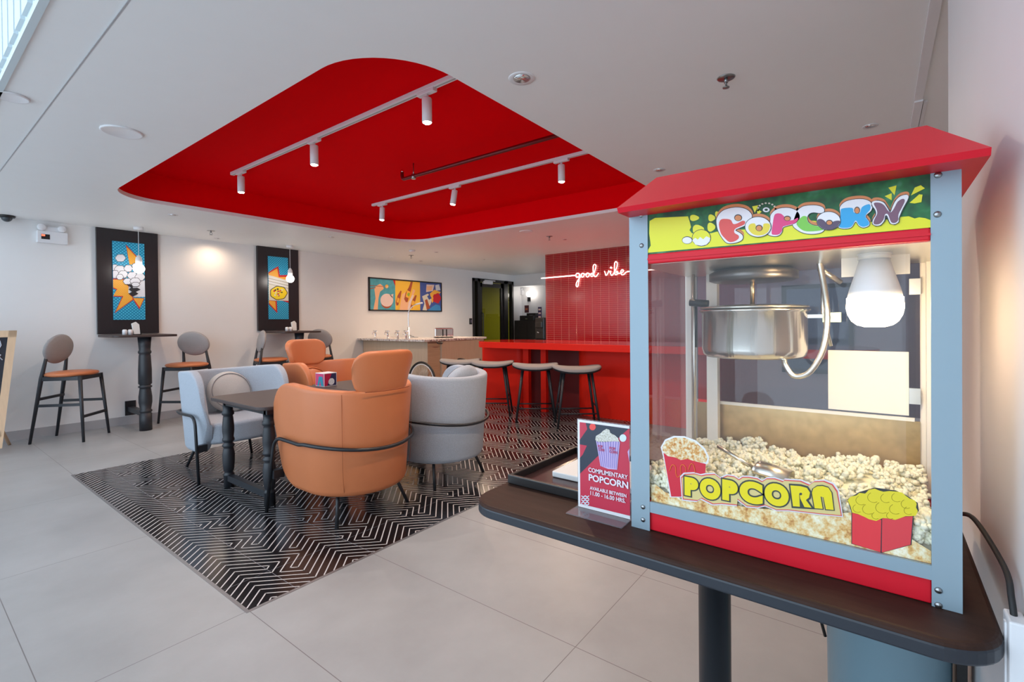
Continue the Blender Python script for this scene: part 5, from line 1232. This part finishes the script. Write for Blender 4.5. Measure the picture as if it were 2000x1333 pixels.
heap = [(110, 330), (150, 285), (230, 265), (270, 230), (350, 240), (400, 190), (480, 172), (545, 200), (600, 215), (680, 205), (770, 212), (850, 225), (905, 270), (960, 310), (1030, 335), (1055, 380), (1045, 430), (1070, 480), (1040, 545), (900, 550), (820, 580), (760, 600), (660, 580), (590, 575), (500, 615), (400, 590), (330, 555), (250, 520), (170, 500), (150, 420)]
gs('carton_outline', [(105, 320), (270, 220), (480, 160), (770, 200), (920, 270), (1070, 370), (1085, 480), (1010, 560), (985, 945), (580, 1058), (160, 930), (160, 500)], M_inkd, 1, z=zP)
gs('carton_left', [(172, 505), (570, 600), (560, 1045), (170, 925)], mat('carton_red', hexc('E83840'), .4), 2, z=zP)
gs('carton_right', [(582, 580), (1000, 550), (970, 940), (575, 1048)], mat('carton_red2', hexc('E04048'), .4), 2, z=zP)
gs('carton_popcorn', heap, mat('carton_yellow', hexc('E8D62A'), .4), 3, z=zP)
for cx, cy, r_ in ((300, 330, 80), (470, 290, 90), (640, 300, 80), (790, 290, 80), (920, 380, 80), (400, 450, 90), (590, 430, 100), (770, 450, 90), (950, 470, 70), (250, 440, 70), (500, 540, 60), (700, 540, 60)):
    q = [L(PX(zP[0]+x/zP[2], zP[1]+y/zP[2], GX))+Vector((-.0018, 0, 0)) for x, y in circ(cx, cy, r_, r_*.8, 12)[2:9]]
    MB().tube(q, .0003, 4).build('popcorn_line', mat('carton_line', hexc('A89820'), .5), pm)
# ------------------------------------------------------------------ popcorn heap (uncountable)
rng = np.random.default_rng(5)
bm = bmesh.new(); bmesh.ops.create_icosphere(bm, subdivisions=2, radius=1); iv = np.array([v.co[:] for v in bm.verts]); bm.faces.ensure_lookup_table(); fi = np.array([[v.index for v in f.verts] for f in bm.faces]); bm.free()
def kernel(r):
    vs, fs = [], []; o_ = 0
    for k in range(r.integers(4, 6)):
        c_ = r.normal(0, 1, 3); c_ /= np.linalg.norm(c_)+1e-9; c_ *= .0052; rad = r.uniform(.0034, .0058)
        n_ = iv*rad*(1+.14*np.sin(iv[:, [0]]*7+k)+.12*np.sin(iv[:, [1]]*9+k*2)); vs.append(n_+c_); fs.append(fi+o_); o_ += len(iv)
    return np.vstack(vs), np.vstack(fs)
kern = [kernel(rng) for _ in range(10)]
def heap_z(x, y):
    u = (x-MXF)/(MXB-MXF); w_ = (y-MYR)/(MYL-MYR)
    return .902+.012*np.sin(w_*3.1)+.006*np.sin(u*9+w_*7)-.006*np.cos(w_*14)
V_, F_ = [], []; o_ = 0
def addk(x, y, z, s=1):
    global o_
    kv, kf = kern[rng.integers(0, 10)]; q = rng.normal(0, 1, 4); q /= np.linalg.norm(q); w, a, b, c = q
    Rm = np.array([[1-2*(b*b+c*c), 2*(a*b-w*c), 2*(a*c+w*b)], [2*(a*b+w*c), 1-2*(a*a+c*c), 2*(b*c-w*a)], [2*(a*c-w*b), 2*(b*c+w*a), 1-2*(a*a+b*b)]])
    V_.append(kv*s @ Rm.T+np.array([x, y, z])); F_.append(kf+o_); o_ += len(kv)
gx0, gx1, gy0, gy1 = MXF+.022, MXB-.024, MYR+.03, MYL-.03
for _ in range(900):
    x = rng.uniform(gx0, gx1); y = rng.uniform(gy0, gy1); addk(x, y, heap_z(x, y)+rng.uniform(-.006, .008), rng.uniform(.85, 1.15))
for _ in range(330):                                             # against the front glass
    y = rng.uniform(gy0, gy1); x = gx0+rng.uniform(0, .008); z_ = rng.uniform(.86, heap_z(x, y)); addk(x, y, z_, rng.uniform(.85, 1.1))
nx_, ny_ = 12, 18; hv_ = []; hf_ = []
for i in range(nx_):
    for j in range(ny_):
        x = gx0+.006+(gx1-gx0-.012)*i/(nx_-1); y = gy0+(gy1-gy0)*j/(ny_-1); hv_.append((x, y, heap_z(x, y)-.010))
for i in range(nx_-1):
    for j in range(ny_-1): hf_.append((i*ny_+j, (i+1)*ny_+j, (i+1)*ny_+j+1, i*ny_+j+1))
b_ = len(hv_); per = [i*ny_ for i in range(nx_)]+[(nx_-1)*ny_+j for j in range(1, ny_)]+[i*ny_+ny_-1 for i in range(nx_-2, -1, -1)]+[j for j in range(ny_-2, 0, -1)]
for p_ in per: hv_.append((hv_[p_][0], hv_[p_][1], .846))
for k in range(len(per)): k2 = (k+1) % len(per); hf_.append((per[k], b_+k, b_+k2, per[k2]))
allv = np.vstack(V_); allf = np.vstack(F_)
me = bpy.data.meshes.new('popcorn_heap'); nv = len(allv)
me.from_pydata(allv.tolist()+hv_, [], allf.tolist()+[tuple(i+nv for i in f) for f in hf_]); me.materials.append(M_pop)
me.polygons.foreach_set('use_smooth', [True]*len(me.polygons)); me.update()
ph = bpy.data.objects.new('popcorn_heap', me); COL.objects.link(ph)
tag(ph, 'heap of fresh popcorn filling the bottom of the machine', 'popcorn', kind='stuff')
# scoop lying on the heap
a = PX(1402, 872, 1.16); b = PX(1472, 915, 1.14)
sc = empty('popcorn_scoop', (0, 0, 0), label='metal scoop with long handle lying on the popcorn', cat='scoop')
MB().tube([a, b], .0045, 10).build('handle', M_steel, sc)
c1 = PX(1475, 912, 1.13); c2 = PX(1545, 935, 1.12)
ax = (c2-c1).normalized(); sd = ax.cross(Vector((0, 0, 1))).normalized(); up_ = sd.cross(ax)
vs = []; n_ = 12
for t_ in (0, .12, 1):
    for j in range(n_+1):
        an = math.pi*j/n_; r_ = .026 if t_ else .018
        vs.append(c1+(c2-c1)*t_+sd*math.cos(an)*r_+up_*(math.sin(an)*r_*.8-.006))
fs = [(i*(n_+1)+j, i*(n_+1)+j+1, (i+1)*(n_+1)+j+1, (i+1)*(n_+1)+j) for i in range(2) for j in range(n_)]+[tuple(range(n_+1))]
s_o = MB().add(vs, fs, 0, True).build('scoop_bowl', M_steel, sc); md = s_o.modifiers.new('solid', 'SOLIDIFY'); md.thickness = .0012
# power cord and white trunking by the wall
a = PX(1880, 1112, 1.42)
o = empty('power_cord', (0, 0, 0), label='black power cord curving from the machine to the white trunking', cat='cord')
e1_ = PY(1983, 1205, YR+.012)
cp = catmull([(MXB-.04, MYR-.002, .83), (1.34, MYR-.022, .845), (1.24, YR+.03, .87), (e1_.x+.06, YR+.015, .855), (e1_.x+.012, YR+.014, e1_.z+.02), (e1_.x, YR+.012, e1_.z-.02)], 8)
MB().tube(cp, .0042, 10).build('cable', M_rubber, o)
t0 = PY(1960, 1213, YR+.02); 
o = empty('cable_trunking', (e1_.x, YR, 0), label='white cable trunking rising along the right wall at the corner', cat='trunking')
MB().box((-.022, .001, 0), (.022, .022, e1_.z)).build('duct', M_white, o, bevel=.003)
MB().box((-.005, .0215, .01), (.005, .024, e1_.z-.01)).build('cover_seam', M_whitem, o)
print('OBJECTS', len(bpy.data.objects))
